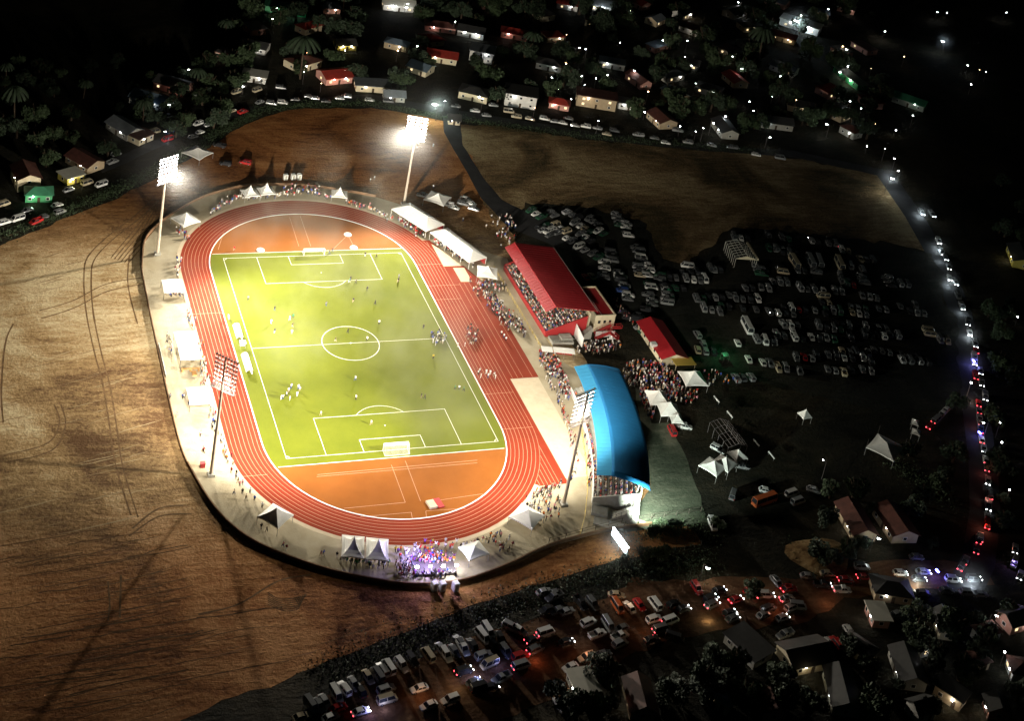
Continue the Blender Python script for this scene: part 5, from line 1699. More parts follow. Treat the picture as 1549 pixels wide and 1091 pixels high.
def vehicle_meshes(kind):
    if kind == 'car':
        L_, W_, gh, th = 4.4, 1.78, .92, 1.46; cab = (-1.75, -1.15, .45, 1.15)
    elif kind == 'suv':
        L_, W_, gh, th = 4.7, 1.9, 1.08, 1.82; cab = (-2.2, -1.95, .55, 1.2)
    elif kind == 'pickup':
        L_, W_, gh, th = 5.2, 1.9, 1.05, 1.78; cab = (-.75, -.5, .75, 1.4)
    elif kind == 'van':
        L_, W_, gh, th = 4.9, 1.85, 1.1, 2.1; cab = (-2.4, -2.3, 1.35, 1.95)
    else:
        L_, W_, gh, th = 8.5, 2.4, 1.4, 2.9; cab = (-4.2, -4.1, 3.9, 4.15)
    a, b = L_ / 2, W_ / 2
    mb = MB()
    # lower hull: sections along the length
    secs = [(-a, .78, .45, gh * .86), (-a + .18, .94, .30, gh * .97), (-a * .55, 1, .28, gh), (a * .3, 1, .28, gh), (a * .62, .99, .28, gh * .94), (a - .22, .93, .30, gh * .80), (a, .74, .42, gh * .62)]
    if kind in ('van', 'bus'):
        secs[-3:] = [(a * .7, 1, .28, gh), (a - .15, .97, .3, gh * .96), (a, .86, .4, gh * .8)]
    vs = []
    for x, wv, zl, zh in secs:
        ww = b * wv
        vs += [(x, -ww * .93, zl), (x, -ww, (zl + zh) / 2), (x, -ww * .9, zh), (x, ww * .9, zh), (x, ww, (zl + zh) / 2), (x, ww * .93, zl)]
    fs = []
    for k in range(len(secs) - 1):
        for q in range(6):
            fs.append((6 * k + q, 6 * k + (q + 1) % 6, 6 * k + 6 + (q + 1) % 6, 6 * k + 6 + q))
    fs += [(5, 4, 3, 2, 1, 0), tuple(6 * (len(secs) - 1) + q for q in range(6))]
    mb.faces(vs, fs)
    # roof
    x0, x1, x2, x3 = cab
    rw = b * .76
    mb.faces([(x1, -rw, th - .05), (x2, -rw, th - .05), (x2, rw, th - .05), (x1, rw, th - .05), (x1 + .05, -rw * .93, th + .02), (x2 - .05, -rw * .93, th + .02), (x2 - .05, rw * .93, th + .02), (x1 + .05, rw * .93, th + .02)],
             [(3, 2, 1, 0), (4, 5, 6, 7), (0, 1, 5, 4), (1, 2, 6, 5), (2, 3, 7, 6), (3, 0, 4, 7)])
    # pillars
    for s in (-1, 1):
        for (xa, xb) in ((x0, x1), ((x0 + x3) / 2, (x1 + x2) / 2), (x3, x2)):
            mb.bar((xa, s * b * .885, gh - .03), (xb, s * rw * .985, th - .03), .055, 4)
    if kind == 'pickup':
        mb.box((-1.72, .86, gh + .16), (1.75, .1, .35)); mb.box((-1.72, -.86, gh + .16), (1.75, .1, .35)); mb.box((-2.55, 0, gh + .16), (.1, 1.6, .35))
    body = mb
    gb = MB()
    g = .04
    gb.faces([(x0, -b * .86, gh - .02), (x3, -b * .86, gh - .02), (x3, b * .86, gh - .02), (x0, b * .86, gh - .02), (x1, -rw * .97, th - .051), (x2, -rw * .97, th - .051), (x2, rw * .97, th - .051), (x1, rw * .97, th - .051)],
             [(3, 2, 1, 0), (0, 1, 5, 4), (1, 2, 6, 5), (2, 3, 7, 6), (3, 0, 4, 7)])
    wr = .34 if kind != 'bus' else .48
    wb = MB(); wb.bar((0, -.12, 0), (0, .12, 0), wr, 12); wb.bar((0, -.13, 0), (0, .13, 0), wr * .55, 8, 1)
    hb = MB(); hb.box((0, 0, 0), (.10, .36, .18), taper=.8)
    wx = (-a * .62, a * .62)
    return dict(body=body.mesh('body', PAINT['white']), windows=gb.mesh('windows', M['glass']), wheel=wb.mesh('wheel', [M['tyre'], M['steel']]),
                hl=hb.mesh('headlight', M['headoff']), tl=hb.mesh('taillight', M['tailoff']), wx=wx, b=b, a=a, gh=gh, wr=wr)


VM = {k: vehicle_meshes(k) for k in ('car', 'suv', 'pickup', 'van', 'bus')}
for k in VM:
    V = VM[k]
    V['body'].materials.clear(); V['body'].materials.append(PAINT['white'])
VCAT = {'car': ('parked_car', 'car'), 'suv': ('parked_suv', 'car'), 'pickup': ('pickup_truck', 'pickup'), 'van': ('van', 'van'), 'bus': ('minibus', 'bus')}
veh_items = []
lensmats = {'head': M['head'], 'tail': M['tail']}
NV = [0]


def slotmat(o, i, m):
    o.material_slots[i].link = 'OBJECT'
    o.material_slots[i].material = m


def vehicle(kind, p, rz, colour, detail, group, desc, ph, lp, lights='', name=None):
    NV[0] += 1
    V = VM[kind]
    nm, cat = VCAT[kind]
    r = thing(name or nm, '', cat, (p.x, p.y, .045), rz, group)
    bo = link('body', V['body'], r)
    slotmat(bo, 0, PAINT[colour])
    link('windows', V['windows'], r)
    if detail >= 2:
        for x in V['wx']:
            for s in (-1, 1):
                link('wheel', V['wheel'], r, (x, s * (V['b'] - .12), V['wr']))
    if detail >= 2 or lights:
        for s in (-1, 1):
            if detail >= 2 or 'h' in lights:
                h_ = link('headlight', V['hl'], r, (V['a'] - .05, s * V['b'] * .62, V['gh'] * .66))
                if 'h' in lights:
                    slotmat(h_, 0, M['head'])
            if detail >= 2 or 't' in lights:
                t_ = link('taillight', V['tl'], r, (-V['a'] + .04, s * V['b'] * .66, V['gh'] * .8))
                if 't' in lights:
                    slotmat(t_, 0, M['tail'])
    veh_items.append((r, f'{colour} {"pickup" if kind == "pickup" else "minibus" if kind == "bus" else kind} {desc}', ph, lp))
    return r


def pick():
    c = rnd.choices(['white', 'silver', 'grey', 'black', 'red', 'blue', 'beige', 'dark green'], [30, 22, 14, 12, 6, 5, 8, 3])[0]
    k = rnd.choices(['car', 'suv', 'pickup', 'van'], [56, 24, 11, 9])[0]
    return c, k


def fleet(pts, dr, detail, group, desc, ph, lp, jit=.08, lights='', flip=.4, name=None):
    for e in pts:
        x, y = e[0], e[1]
        if 'car park' in desc and 'white' in e and rnd.random() < .25:
            e = tuple('grey' if t == 'white' else t for t in e)
        elif 'car park' in desc and 'silver' in e and rnd.random() < .3:
            e = tuple('black' if t == 'silver' else t for t in e)
        c, k = pick()
        for t in e[2:]:
            if isinstance(t, str):
                if t in PAINT:
                    c = t
                elif t in VM:
                    k = t
        d = next((t for t in e[2:] if isinstance(t, tuple)), dr)
        li = next((t[1:] for t in e[2:] if isinstance(t, str) and t[0] == '+'), lights)
        rz = heading(x, y, *d) + rnd.uniform(-jit, jit)
        if not li and rnd.random() < flip:
            rz += PI
        vehicle(k, at(x, y), rz, c, detail, group, desc, ph, lp, li, name)


z6 = lambda L_: [(400 + e[0] / 3.8725, 811 + e[1] / 3.8725, *e[2:]) for e in L_]
z7 = lambda L_: [(800 + e[0] / 3.8725, 811 + e[1] / 3.8725, *e[2:]) for e in L_]
z8 = lambda L_: [(1149 + e[0] / 3.8725, 811 + e[1] / 3.8725, *e[2:]) for e in L_]
m7 = lambda L_: [(800 + e[0] / 3.8725, 270 + e[1] / 3.8725, *e[2:]) for e in L_]
m8 = lambda L_: [(1149 + e[0] / 3.8725, 270 + e[1] / 3.8725, *e[2:]) for e in L_]
n4 = lambda L_: [(1149 + e[0] / 3.8725, 540 + e[1] / 3.8725, *e[2:]) for e in L_]
u2 = lambda L_: [(400 + e[0] / 3.8725, e[1] / 3.8725, *e[2:]) for e in L_]
u3 = lambda L_: [(800 + e[0] / 3.8725, e[1] / 3.8725, *e[2:]) for e in L_]
u1 = lambda L_: [(e[0] / 3.8725, e[1] / 3.8725, *e[2:]) for e in L_]
u5 = lambda L_: [(e[0] / 3.8725, 270 + e[1] / 3.8725, *e[2:]) for e in L_]

A, D = (10, 14), (30, -11)      # nose-in along the fence / along the clay road
tent_s = Vector((-20, -92, 0)); bill = at(937, 822); flathut = at(879, 1043)
fleet(z6([(415, 945, 'white', 'van'), (465, 910, 'white'), (520, 880, 'silver'), (350, 985, 'silver'), (320, 1005, 'grey'), (605, 840, 'beige'), (725, 785, 'white', 'van'), (800, 770, 'white'), (690, 800, 'silver'), (660, 830, 'grey'),
           (955, 715, 'beige', 'van'), (1060, 710, 'white'), (1035, 680, 'silver'), (1160, 668, 'white'), (1140, 632, 'grey'), (1275, 605, 'white', 'van'), (1305, 572, 'white'), (1490, 565, 'white', (14, 8)), (1440, 548, 'silver', (14, 8)),
           (1110, 690, 'grey'), (1215, 650, 'black'), (1380, 610, 'black'), (1410, 690, 'grey'), (560, 920, 'black'), (860, 740, 'black'), (1330, 640, 'black'), (270, 1010, 'grey')]), A, 2, 'cars parked along the lower fence', 'along the lower fence', 'the twin tents', tent_s)
fleet(z6([(215, 1075, 'beige'), (385, 1078, 'white'), (562, 1045, 'white', '+ht'), (715, 975, 'beige', 'van', '+h'), (710, 915, 'silver'), (905, 908, 'white'), (960, 1008, 'white'), (1085, 975, 'white'), (1280, 715, 'silver'),
           (1315, 765, 'beige', 'van'), (1385, 848, 'silver', 'pickup'), (1500, 775, 'silver', '+ht'), (1495, 720, 'red'), (1255, 905, 'black', '+h'), (1165, 805, 'black', '+ht'), (1225, 870, 'grey', '+h'), (1320, 900, 'black', '+h'), (430, 1022, 'red')]), D, 2, 'cars on the clay road', 'on the clay road', 'the twin tents', tent_s)
fleet(z7([(20, 620, 'black', '+t'), (35, 680, 'grey', '+t'), (85, 340, 'silver'), (145, 370, 'grey'), (220, 455, 'silver'), (100, 445, 'black'), (165, 450, 'grey'), (300, 405, 'black', A), (370, 410, 'grey', A), (515, 428, 'orange', 'van', A), (585, 430, 'white', A), (645, 415, 'red', A), (735, 412, 'white', A),
           (345, 520, 'white', 'suv'), (398, 590, 'white', 'pickup'), (460, 535, 'silver', 'van', A), (530, 600, 'white'), (530, 645, 'silver'), (540, 555, 'grey'), (730, 502, 'white'), (825, 510, 'white', 'van', '+t'), (715, 618, 'black'), (850, 612, 'black', (26, 8)), (510, 358, 'beige', (20, 3)),
           (335, 727, 'beige'), (435, 705, 'grey'), (240, 782, 'white'), (95, 580, 'white', 'van', '+t'), (215, 635, 'black', '+h'), (840, 410, 'black'), (900, 440, 'black', '+h'), (770, 560, 'grey', '+t'),
           (1060, 380, 'black', '+h'), (1070, 415, 'grey', '+ht'), (1210, 385, 'red', '+ht'), (1365, 357, 'beige', '+t'), (1170, 462, 'black', '+h'), (1190, 495, 'grey', '+h'), (1370, 475, 'silver'), (1480, 492, 'silver', '+h'), (1445, 278, 'silver', A), (1515, 320, 'red', '+t'), (1510, 378, 'white', '+t'), (1535, 432, 'silver', '+h'), (1400, 438, 'grey'),
           (180, 1005, 'white', A), (140, 350, 'grey'), (1290, 330, 'red'), (980, 320, 'red', A), (1110, 330, 'black', '+h')]), D, 2, 'cars on the clay road', 'on the clay road', 'the lit billboard', bill)
sign = at(1325, 938)
fleet(z8([(95, 275, 'silver', A), (160, 385, 'grey', '+t'), (172, 318, 'red', '+t'), (280, 248, 'silver'), (395, 232, 'beige'), (365, 298, 'black', '+h'), (480, 328, 'white', '+t'), (500, 268, 'red', '+t'), (610, 252, 'red', '+t'), (595, 192, 'silver'), (915, 135, 'grey'), (820, 228, 'white', '+h'), (955, 222, 'white', '+h'), (1130, 268, 'white', '+h'),
           (218, 425, 'silver'), (35, 358, 'white', '+h'), (930, 262, 'grey', '+h'), (1250, 262, 'grey', '+h'), (680, 255, 'black', '+h'), (870, 342, 'grey'), (950, 345, 'black'), (1215, 345, 'grey', '+h'), (1290, 352, 'grey'), (1090, 330, 'black')]), (30, 2), 2, 'cars at the junction end of the clay road', 'at the clay road junction', 'the pale roofed hut', sign)
fleet(z8([(380, 640, 'white', (14, -14)), (445, 640, 'red', A), (520, 570, 'white', A), (145, 590, 'silver', (20, -8)), (870, 500, 'grey'), (800, 470, 'silver')]), D, 2, 'cars in the yards below the clay road', 'in the yards below the clay road', 'the pale roofed hut', sign)

rstand = Vector((84, 38, 0)); rhouse = Vector((104, -11, 0)); truss = at(1118, 393); tentc = Vector((55.3, 85.6, 0))
H1, H2, H3 = (20, 3), (18, -7), (7, 14)
fleet(m7([(40, 215, 'white', H2), (110, 318, 'white', H2), (140, 305, 'white', H2), (185, 300, 'white', H2), (85, 312, 'silver', H2), (222, 357, 'white', H2), (290, 408, 'white', H2), (300, 285, 'white', H2), (330, 300, 'beige', H2), (375, 258, 'silver', H2), (402, 316, 'white', H2), (330, 352, 'white', H2), (255, 222, 'grey', H2), (150, 225, 'grey', H2),
           (350, 245, 'silver', H2), (120, 340, 'grey', H2), (372, 450, 'grey', H2), (440, 500, 'white', 'suv'), (440, 536, 'white', 'suv'), (435, 568, 'silver'), (485, 465, 'grey'), (535, 582, 'white', 'pickup'), (558, 636, 'silver'), (580, 692, 'white', 'suv'), (545, 665, 'blue'),
           (510, 217, 'silver'), (568, 294, 'white'), (582, 342, 'white'), (525, 262, 'grey'), (640, 435, 'grey'), (655, 472, 'white'), (695, 520, 'white'), (700, 548, 'white', 'suv'), (690, 578, 'white'), (715, 648, 'white', 'van'), (720, 722, 'silver'), (645, 552, 'grey'), (695, 690, 'grey'), (765, 600, 'grey'),
           (805, 655, 'silver'), (812, 690, 'silver'), (810, 715, 'silver', 'pickup'), (645, 880, 'silver', (18, -4)), (548, 790, 'black'), (585, 828, 'black'), (640, 838, 'black'), (690, 780, 'black'), (330, 585, 'red', A)]), H1, 1, 'cars behind the red grandstand', 'behind the red grandstand', 'the red grandstand roof', Vector((76, 18, 0)))
fleet(m7([(960, 600, 'white'), (998, 602, 'white'), (1028, 600, 'white', 'van'), (900, 650, 'silver'), (978, 712, 'white', 'van'), (1090, 705, 'silver'), (1022, 770, 'silver', 'van'), (1250, 715, 'white'), (1338, 715, 'white', 'suv'), (1250, 768, 'silver'), (1328, 775, 'white'), (1405, 790, 'grey'), (1455, 795, 'grey'), (1530, 770, 'white'),
           (1275, 882, 'white', 'bus'), (1375, 955, 'white', 'suv'), (1425, 965, 'silver'), (1540, 900, 'white'), (1220, 972, 'white'), (985, 925, 'silver', 'suv'), (1022, 992, 'silver'), (1285, 1070, 'white'), (1080, 540, 'silver'), (1240, 357, 'white'), (1402, 337, 'white'), (1440, 420, 'grey'), (1520, 440, 'grey'), (1470, 615, 'silver'), (1400, 650, 'grey'), (1265, 650, 'grey'),
           (1345, 545, 'white', (18, 2)), (1475, 535, 'silver', (18, 2)), (925, 522, 'white', 'van', (18, 3)), (1060, 540, 'grey'), (1170, 690, 'grey'), (1115, 790, 'grey'), (1170, 760, 'black'), (1480, 355, 'grey'), (1030, 1020, 'silver'), (860, 590, 'grey'), (940, 560, 'black')]), H3, 1, 'cars in the dark car park', 'in the dark car park', 'the shed trusses', truss)
fleet(m8([(45, 338, 'silver'), (300, 372, 'silver'), (400, 388, 'grey'), (480, 428, 'white', '+t'), (180, 412, 'grey'), (92, 418, 'grey'), (200, 505, 'beige', 'bus'), (295, 500, 'silver', 'bus'), (345, 505, 'silver', 'bus'), (465, 515, 'beige', 'bus'), (530, 525, 'silver', 'van'), (598, 545, 'white', 'van'), (130, 538, 'silver', H1), (15, 542, 'white', H1), (622, 482, 'grey'),
           (260, 548, 'silver'), (330, 558, 'white', H1), (470, 576, 'silver'), (600, 600, 'silver', H1), (755, 612, 'grey', H1), (860, 628, 'grey'), (112, 612, 'silver'), (50, 655, 'silver'), (275, 655, 'white'), (370, 665, 'white'), (437, 668, 'silver'), (475, 668, 'silver'), (515, 612, 'silver'), (545, 632, 'red'), (50, 782, 'silver'), (100, 795, 'white'),
           (185, 775, 'white', 'van'), (222, 775, 'red'), (320, 780, 'silver'), (428, 785, 'silver'), (572, 765, 'silver'), (580, 800, 'white'), (820, 755, 'grey'), (910, 745, 'grey'), (918, 792, 'silver'), (692, 770, 'grey'), (180, 872, 'white'), (200, 940, 'white', 'van'), (300, 938, 'white'), (385, 940, 'silver'), (342, 872, 'white'), (430, 890, 'grey'),
           (620, 880, 'silver'), (655, 932, 'silver'), (690, 880, 'silver'), (725, 932, 'white'), (760, 922, 'grey'), (30, 962, 'white', 'van'), (80, 965, 'silver'), (212, 1060, 'white', 'suv'), (258, 1055, 'red'), (330, 1047, 'silver'), (400, 1042, 'grey'), (480, 1045, 'white'), (525, 1025, 'grey'), (558, 1025, 'silver'), (635, 1030, 'white'), (712, 1020, 'grey'), (830, 1042, 'silver'), (930, 1060, 'silver'),
           (1000, 925, 'beige', 'van', H1), (1095, 960, 'beige', 'suv'), (370, 700, 'beige', H1), (400, 735, 'beige'), (140, 930, 'grey'), (530, 940, 'black'), (480, 870, 'black'), (640, 700, 'silver'), (150, 795, 'black'), (380, 800, 'black')]), H3, 1, 'cars in the dark car park', 'in the far car park rows', 'the junction lamp', at(1345, 267))
fleet(n4([(15, 40, 'white'), (440, 88, 'silver'), (532, 82, 'silver'), (600, 82, 'grey'), (650, 42, 'silver'), (490, 12, 'white'), (600, 12, 'silver'), (830, 22, 'silver'), (932, 32, 'silver'), (-100, 130, 'grey'), (150, 75, 'silver'), (230, 90, 'grey')]), H3, 1, 'cars in the dark car park', 'on the near car park edge', 'the tiny white tent', Vector((134.6, -54.4, 0)))
fleet([(640, 298, 'silver'), (678, 312, 'white'), (686, 316, 'white'), (704, 303, 'white'), (712, 310, 'white'), (716, 318, 'silver'), (700, 310, 'grey')], (20, 5), 2, 'cars round the cream tent', 'beside the cream tent', 'the cream tent', tentc)
fleet([(332, 222, 'black'), (341, 250, 'black', 'suv'), (371, 248, 'red', 'suv')], (16, 3), 2, 'cars on the dirt above the far bend', 'on the dirt above the far bend', 'the cream tent', Vector((-29.6, 124, 0)))
# back yard vehicles right of the blue stand
fleet([(1016, 655, 'red', 'van', (8, 20)), (1034, 648, 'white', 'pickup', (20, 4)), (1085, 682, 'white', 'suv', (18, 10)), (1108, 752, 'grey', 'van', (8, -20)), (1158, 745, 'white', (20, 4)), (1155, 762, 'orange', 'bus', (24, -10)), (1197, 750, 'white', 'van', (22, -6)), (1206, 762, 'silver', 'van', (22, -6)), (1230, 744, 'silver', (20, 6)), (1077, 797, 'white', 'van', (10, 20)), (1120, 708, 'silver', (18, 4))],
      H1, 2, 'vehicles behind the blue grandstand', 'in the yard behind the blue grandstand', 'the red van', at(1016, 655))
# queue on the main road
QD = []
for e in m8([(945, 207, 'silver', '+h'), (1045, 375, 'white', '+h'), (1062, 440, 'silver', '+h'), (1085, 470, 'grey', '+h'), (1105, 525, 'silver', '+h'), (1110, 590, 'white', '+h'), (1145, 615, 'silver', '+h'), (1160, 695, 'grey', '+h'), (1182, 757, 'silver', '+h'), (1217, 850, 'grey', '+h'), (1228, 912, 'white', '+h'), (1258, 978, 'silver', '+h'), (1255, 1055, 'white', '+h'), (1005, 215, 'grey', '+h'), (1265, 1015, 'red', '+t')]) + \
    n4([(1255, 35, 'white', '+h'), (1290, 90, 'silver', '+h'), (1262, 120, 'red', '+t'), (1295, 158, 'grey', '+h'), (1318, 240, 'silver', '+h'), (1280, 280, 'red', '+t'), (1283, 322, 'grey', '+t'), (1285, 362, 'silver', '+t'), (1286, 392, 'grey', '+t'), (1290, 432, 'blue', '+t'), (1298, 493, 'white', '+t'), (1310, 545, 'silver', '+h'), (1322, 612, 'white', '+t'), (1328, 658, 'grey', '+t'), (1335, 735, 'white', '+h'), (1344, 820, 'grey', '+t'), (1335, 880, 'silver', '+ht'), (1332, 945, 'silver', '+t'), (1330, 992, 'red', '+t'), (1290, 1068, 'white', '+t')]) + \
    z8([(1280, 30, 'grey', '+t'), (1265, 88, 'grey', '+t'), (1205, 152, 'grey', '+t'), (1180, 190, 'silver', '+t'), (1495, 85, 'silver', '+h'), (1490, 168, 'grey', '+h'), (1525, 240, 'silver', '+h')]):
    x, y = e[0], e[1]
    # nose down the road when the headlights face us, up the road when the tail lights do
    b = min(range(len(RD) - 1), key=lambda k: abs((RD[k][1] + RD[k + 1][1]) / 2 - y))
    dx, dy = RD[b + 1][0] - RD[b][0], RD[b + 1][1] - RD[b][1]
    s = 1 if '+h' in e or '+ht' in e else -1
    QD.append((*e, (dx * s * .3, dy * s * .3)))
fleet(QD, (5, 20), 1, 'traffic queuing on the main road', 'queuing on the main road', 'the junction lamp', at(1345, 267), name='queuing_car')
fleet(n4([(1000, 415, 'red', '+t'), (1030, 382, 'silver', '+t'), (1052, 360, 'silver', '+t'), (1072, 338, 'white', '+t'), (1092, 318, 'white', '+t')]), (18, -18), 1, 'cars queuing out of the ground', 'queuing towards the main road', 'the large cream tent', Vector((152.5, -73, 0)), jit=.03, name='queuing_car')
# along the town road
fleet(u2([(40, 612, 'silver'), (105, 608, 'white'), (260, 572, 'grey'), (292, 582, 'silver'), (440, 582, 'silver'), (615, 592, 'white'), (480, 572, 'silver'), (95, 520, 'grey'), (1120, 628, 'grey'), (1232, 655, 'white'), (1300, 682, 'silver'), (1340, 622, 'silver'), (1430, 660, 'beige', 'van'), (1475, 690, 'beige'), (725, 600, 'grey'), (360, 600, 'black'), (180, 590, 'black')]), (18, 2), 1, 'cars along the town road', 'along the town road', 'the dazzling street lamp', at(663, 157))
fleet(u3([(5, 702, 'beige'), (92, 702, 'white'), (150, 718, 'silver'), (198, 726, 'white'), (270, 742, 'silver'), (332, 747, 'white'), (400, 757, 'silver'), (455, 792, 'beige'), (640, 797, 'silver'), (800, 842, 'white'), (735, 815, 'grey'), (930, 840, 'silver'), (1070, 857, 'silver'), (1190, 870, 'grey'), (230, 700, 'grey'), (500, 772, 'grey'), (870, 770, 'silver'), (1330, 912, 'white'), (1470, 932, 'silver')]), (18, 3), 1, 'cars along the town road', 'along the town road', 'the dazzling street lamp', at(663, 157))
fleet(u1([(1165, 557, 'white', 'van'), (1227, 572, 'silver'), (1382, 547, 'beige'), (1488, 470, 'white', 'van'), (1410, 515, 'silver'), (1490, 440, 'silver'), (1330, 622, 'silver'), (1357, 655, 'beige'), (1422, 662, 'red'), (1222, 738, 'silver'), (1160, 732, 'white'), (1172, 782, 'white'), (1130, 808, 'silver'), (980, 825, 'red'), (1505, 535, 'beige', 'van'), (1520, 605, 'silver'), (1060, 745, 'beige'), (940, 665, 'silver'), (985, 690, 'silver'), (830, 830, 'beige'), (905, 780, 'beige', 'van'), (990, 780, 'blue'), (680, 910, 'silver'), (660, 955, 'silver')]), (18, -6), 1, 'cars by the far left wall', 'by the houses above the field', 'the north-west floodlight', Vector((-53, 56, 0)))
fleet(u5([(592, 45, 'white', 'van'), (28, 265, 'white', 'suv'), (103, 246, 'white', 'van'), (350, 205, 'silver', 'suv'), (510, 35, 'beige', 'van'), (400, 75, 'silver'), (210, 262, 'red'), (160, 195, 'grey'), (250, 235, 'grey'), (335, 165, 'white'), (20, 160, 'beige', 'van')]), (18, -6), 1, 'cars by the far left wall', 'by the leftmost houses', 'the cream gabled house', at(38, 278))
VP = [Vector(t[0].location) for t in veh_items]
for o_, b_, ph_, lp_ in list(veh_items):
    if not any(w_ in b_ for w_ in ('car park', 'behind the red grandstand')) or 'minibus' in b_:
        continue
    for sgn in (1, -1):
        if rnd.random() < .62:
            az = o_.rotation_euler.z
            q = Vector(o_.location) + Vector((-math.sin(az), math.cos(az), 0)) * sgn * rnd.uniform(2.5, 2.9) + Vector((math.cos(az), math.sin(az), 0)) * rnd.uniform(-.4, .4)
            if min((q - v).length for v in VP) > 2.4:
                VP.append(q)
                vehicle(rnd.choice(['car', 'car', 'suv', 'pickup', 'van']), q, az + rnd.uniform(-.06, .06), rnd.choice(['grey', 'black', 'grey', 'silver', 'dark green', 'black', 'beige']), 1, o_['group'], ' '.join(b_.split()[2:]), ph_, lp_)
for o_, b_, ph_, lp_ in list(veh_items):
    if 'queuing on the main road' not in b_:
        continue
    az = o_.rotation_euler.z
    for sgn, lt in ((1, 'h'), (-1, 't')):
        if rnd.random() < .45:
            q = Vector(o_.location) + Vector((-math.sin(az), math.cos(az), 0)) * sgn * 3.1 + Vector((math.cos(az), math.sin(az), 0)) * rnd.uniform(-1.5, 1.5)
            if min((q - v).length for v in VP) > 4.4:
                VP.append(q)
                fw_ = az if rnd.random() < .75 else az + PI
                vehicle(rnd.choice(['car', 'suv', 'van']), q, fw_, rnd.choice(['grey', 'black', 'silver', 'white']), 1, o_['group'], 'queuing on the main road', ph_, lp_, rnd.choice(['h', 'ht', 't']), 'queuing_car')
settle_labels(veh_items)
print('vehicles', NV[0])

# headlight and tail light pools
for x, y, col, pw, hz in ((1393, 325, (.8, .95, 1), 1500, 1.4), (1418, 372, (.8, .95, 1), 1300, 1.4), (1423, 392, (.8, .95, 1), 1100, 1.4), (1436, 430, (.8, .95, 1), 1100, 1.4), (1455, 470, (.8, .95, 1), 1200, 1.4), (1466, 508, (.85, .95, 1), 1200, 1.4), (1470, 600, (1, .7, .5), 600, 2), (1480, 640, (1, .25, .2), 400, 2), (1482, 655, (.25, .2, 1), 500, 2), (1492, 712, (1, .25, .2), 350, 2), (1494, 755, (1, .4, .3), 350, 2), (1490, 795, (1, .25, .15), 700, 2),
                         (1473, 548, (.25, .25, 1), 900, 2.5), (1418, 866, (.15, .12, 1), 1500, 2.5), (1388, 886, (1, .95, .75), 1600, 1.5), (1470, 884, (.85, .95, 1), 1400, 1.5), (1534, 850, (.45, .3, 1), 900, 2), (1360, 876, (1, .7, .4), 500, 2), (1255, 905, (1, .5, .3), 420, 2.5), (1180, 915, (1, .4, .25), 350, 2.5), (1072, 935, (1, .9, .5), 900, 1.2), (1095, 912, (1, .4, .25), 250, 2), (980, 945, (1, .55, .3), 500, 3), (890, 985, (1, .4, .25), 380, 3), (812, 995, (1, .3, .15), 350, 1.5),
                         (950, 905, (1, .6, .35), 350, 3), (720, 1022, (.45, .5, 1), 1200, 1.5), (560, 1075, (.4, .4, 1), 700, 1.5), (583, 1068, (.5, .55, 1), 500, 1.5), (640, 1045, (1, .5, .25), 450, 2.5), (690, 1030, (1, .8, .5), 450, 2.5), (755, 1000, (.3, .35, 1), 500, 2), (1410, 640, (1, .5, .45), 250, 1.5), (257, 212, (.5, .6, 1), 500, 2)):
    p = at(x, y, hz)
    l = lamp('headlight_glow', 'POINT', (p.x, p.y, hz), pw * .35, col, None, .25)
for x, y in ((1473, 546), (1482, 655), (1418, 864)):
    p = at(x, y, 1.9)
    r = thing('beacon', 'blue flashing beacon bar over the ' + {1473: 'upper queue of the main road', 1482: 'lower queue of the main road', 1418: 'junction end of the clay road'}[x], 'beacon', (p.x, p.y, 0))
    mb = MB(); mb.box((0, 0, 1.9), (.5, 1.2, .3)); mb.build('lamp', M['bluelamp'], r)
    mb = MB(); mb.bar((0, 0, 0), (0, 0, 1.75), .06); mb.build('pole', M['darksteel'], r)

# ------------------------------------------------------------------ people
SKIN = [mat('brown skin', (.16, .075, .04), .6), mat('dark skin', (.075, .035, .02), .6), mat('tan skin', (.30, .16, .09), .6)]
HAIR = mat('black hair', (.012, .01, .009), .6)
SHOE = mat('shoe leather', (.05, .045, .04), .6)
TOPS = {n: mat(n + ' cotton', c, .85) for n, c in (('white', (.72, .71, .68)), ('red', (.50, .03, .03)), ('black', (.02, .02, .022)), ('grey', (.25, .25, .26)), ('blue', (.04, .09, .40)), ('yellow', (.62, .46, .05)), ('orange', (.60, .17, .03)), ('pink', (.60, .25, .28)), ('green', (.04, .22, .08)), ('maroon', (.18, .015, .025)), ('beige', (.50, .40, .28)), ('purple', (.20, .06, .35)))}
LEGS = {n: mat(n + ' trouser cloth', c, .85) for n, c in (('dark', (.025, .025, .03)), ('blue', (.05, .08, .18)), ('beige', (.38, .30, .20)), ('white', (.65, .64, .60)), ('red', (.40, .03, .03)))}


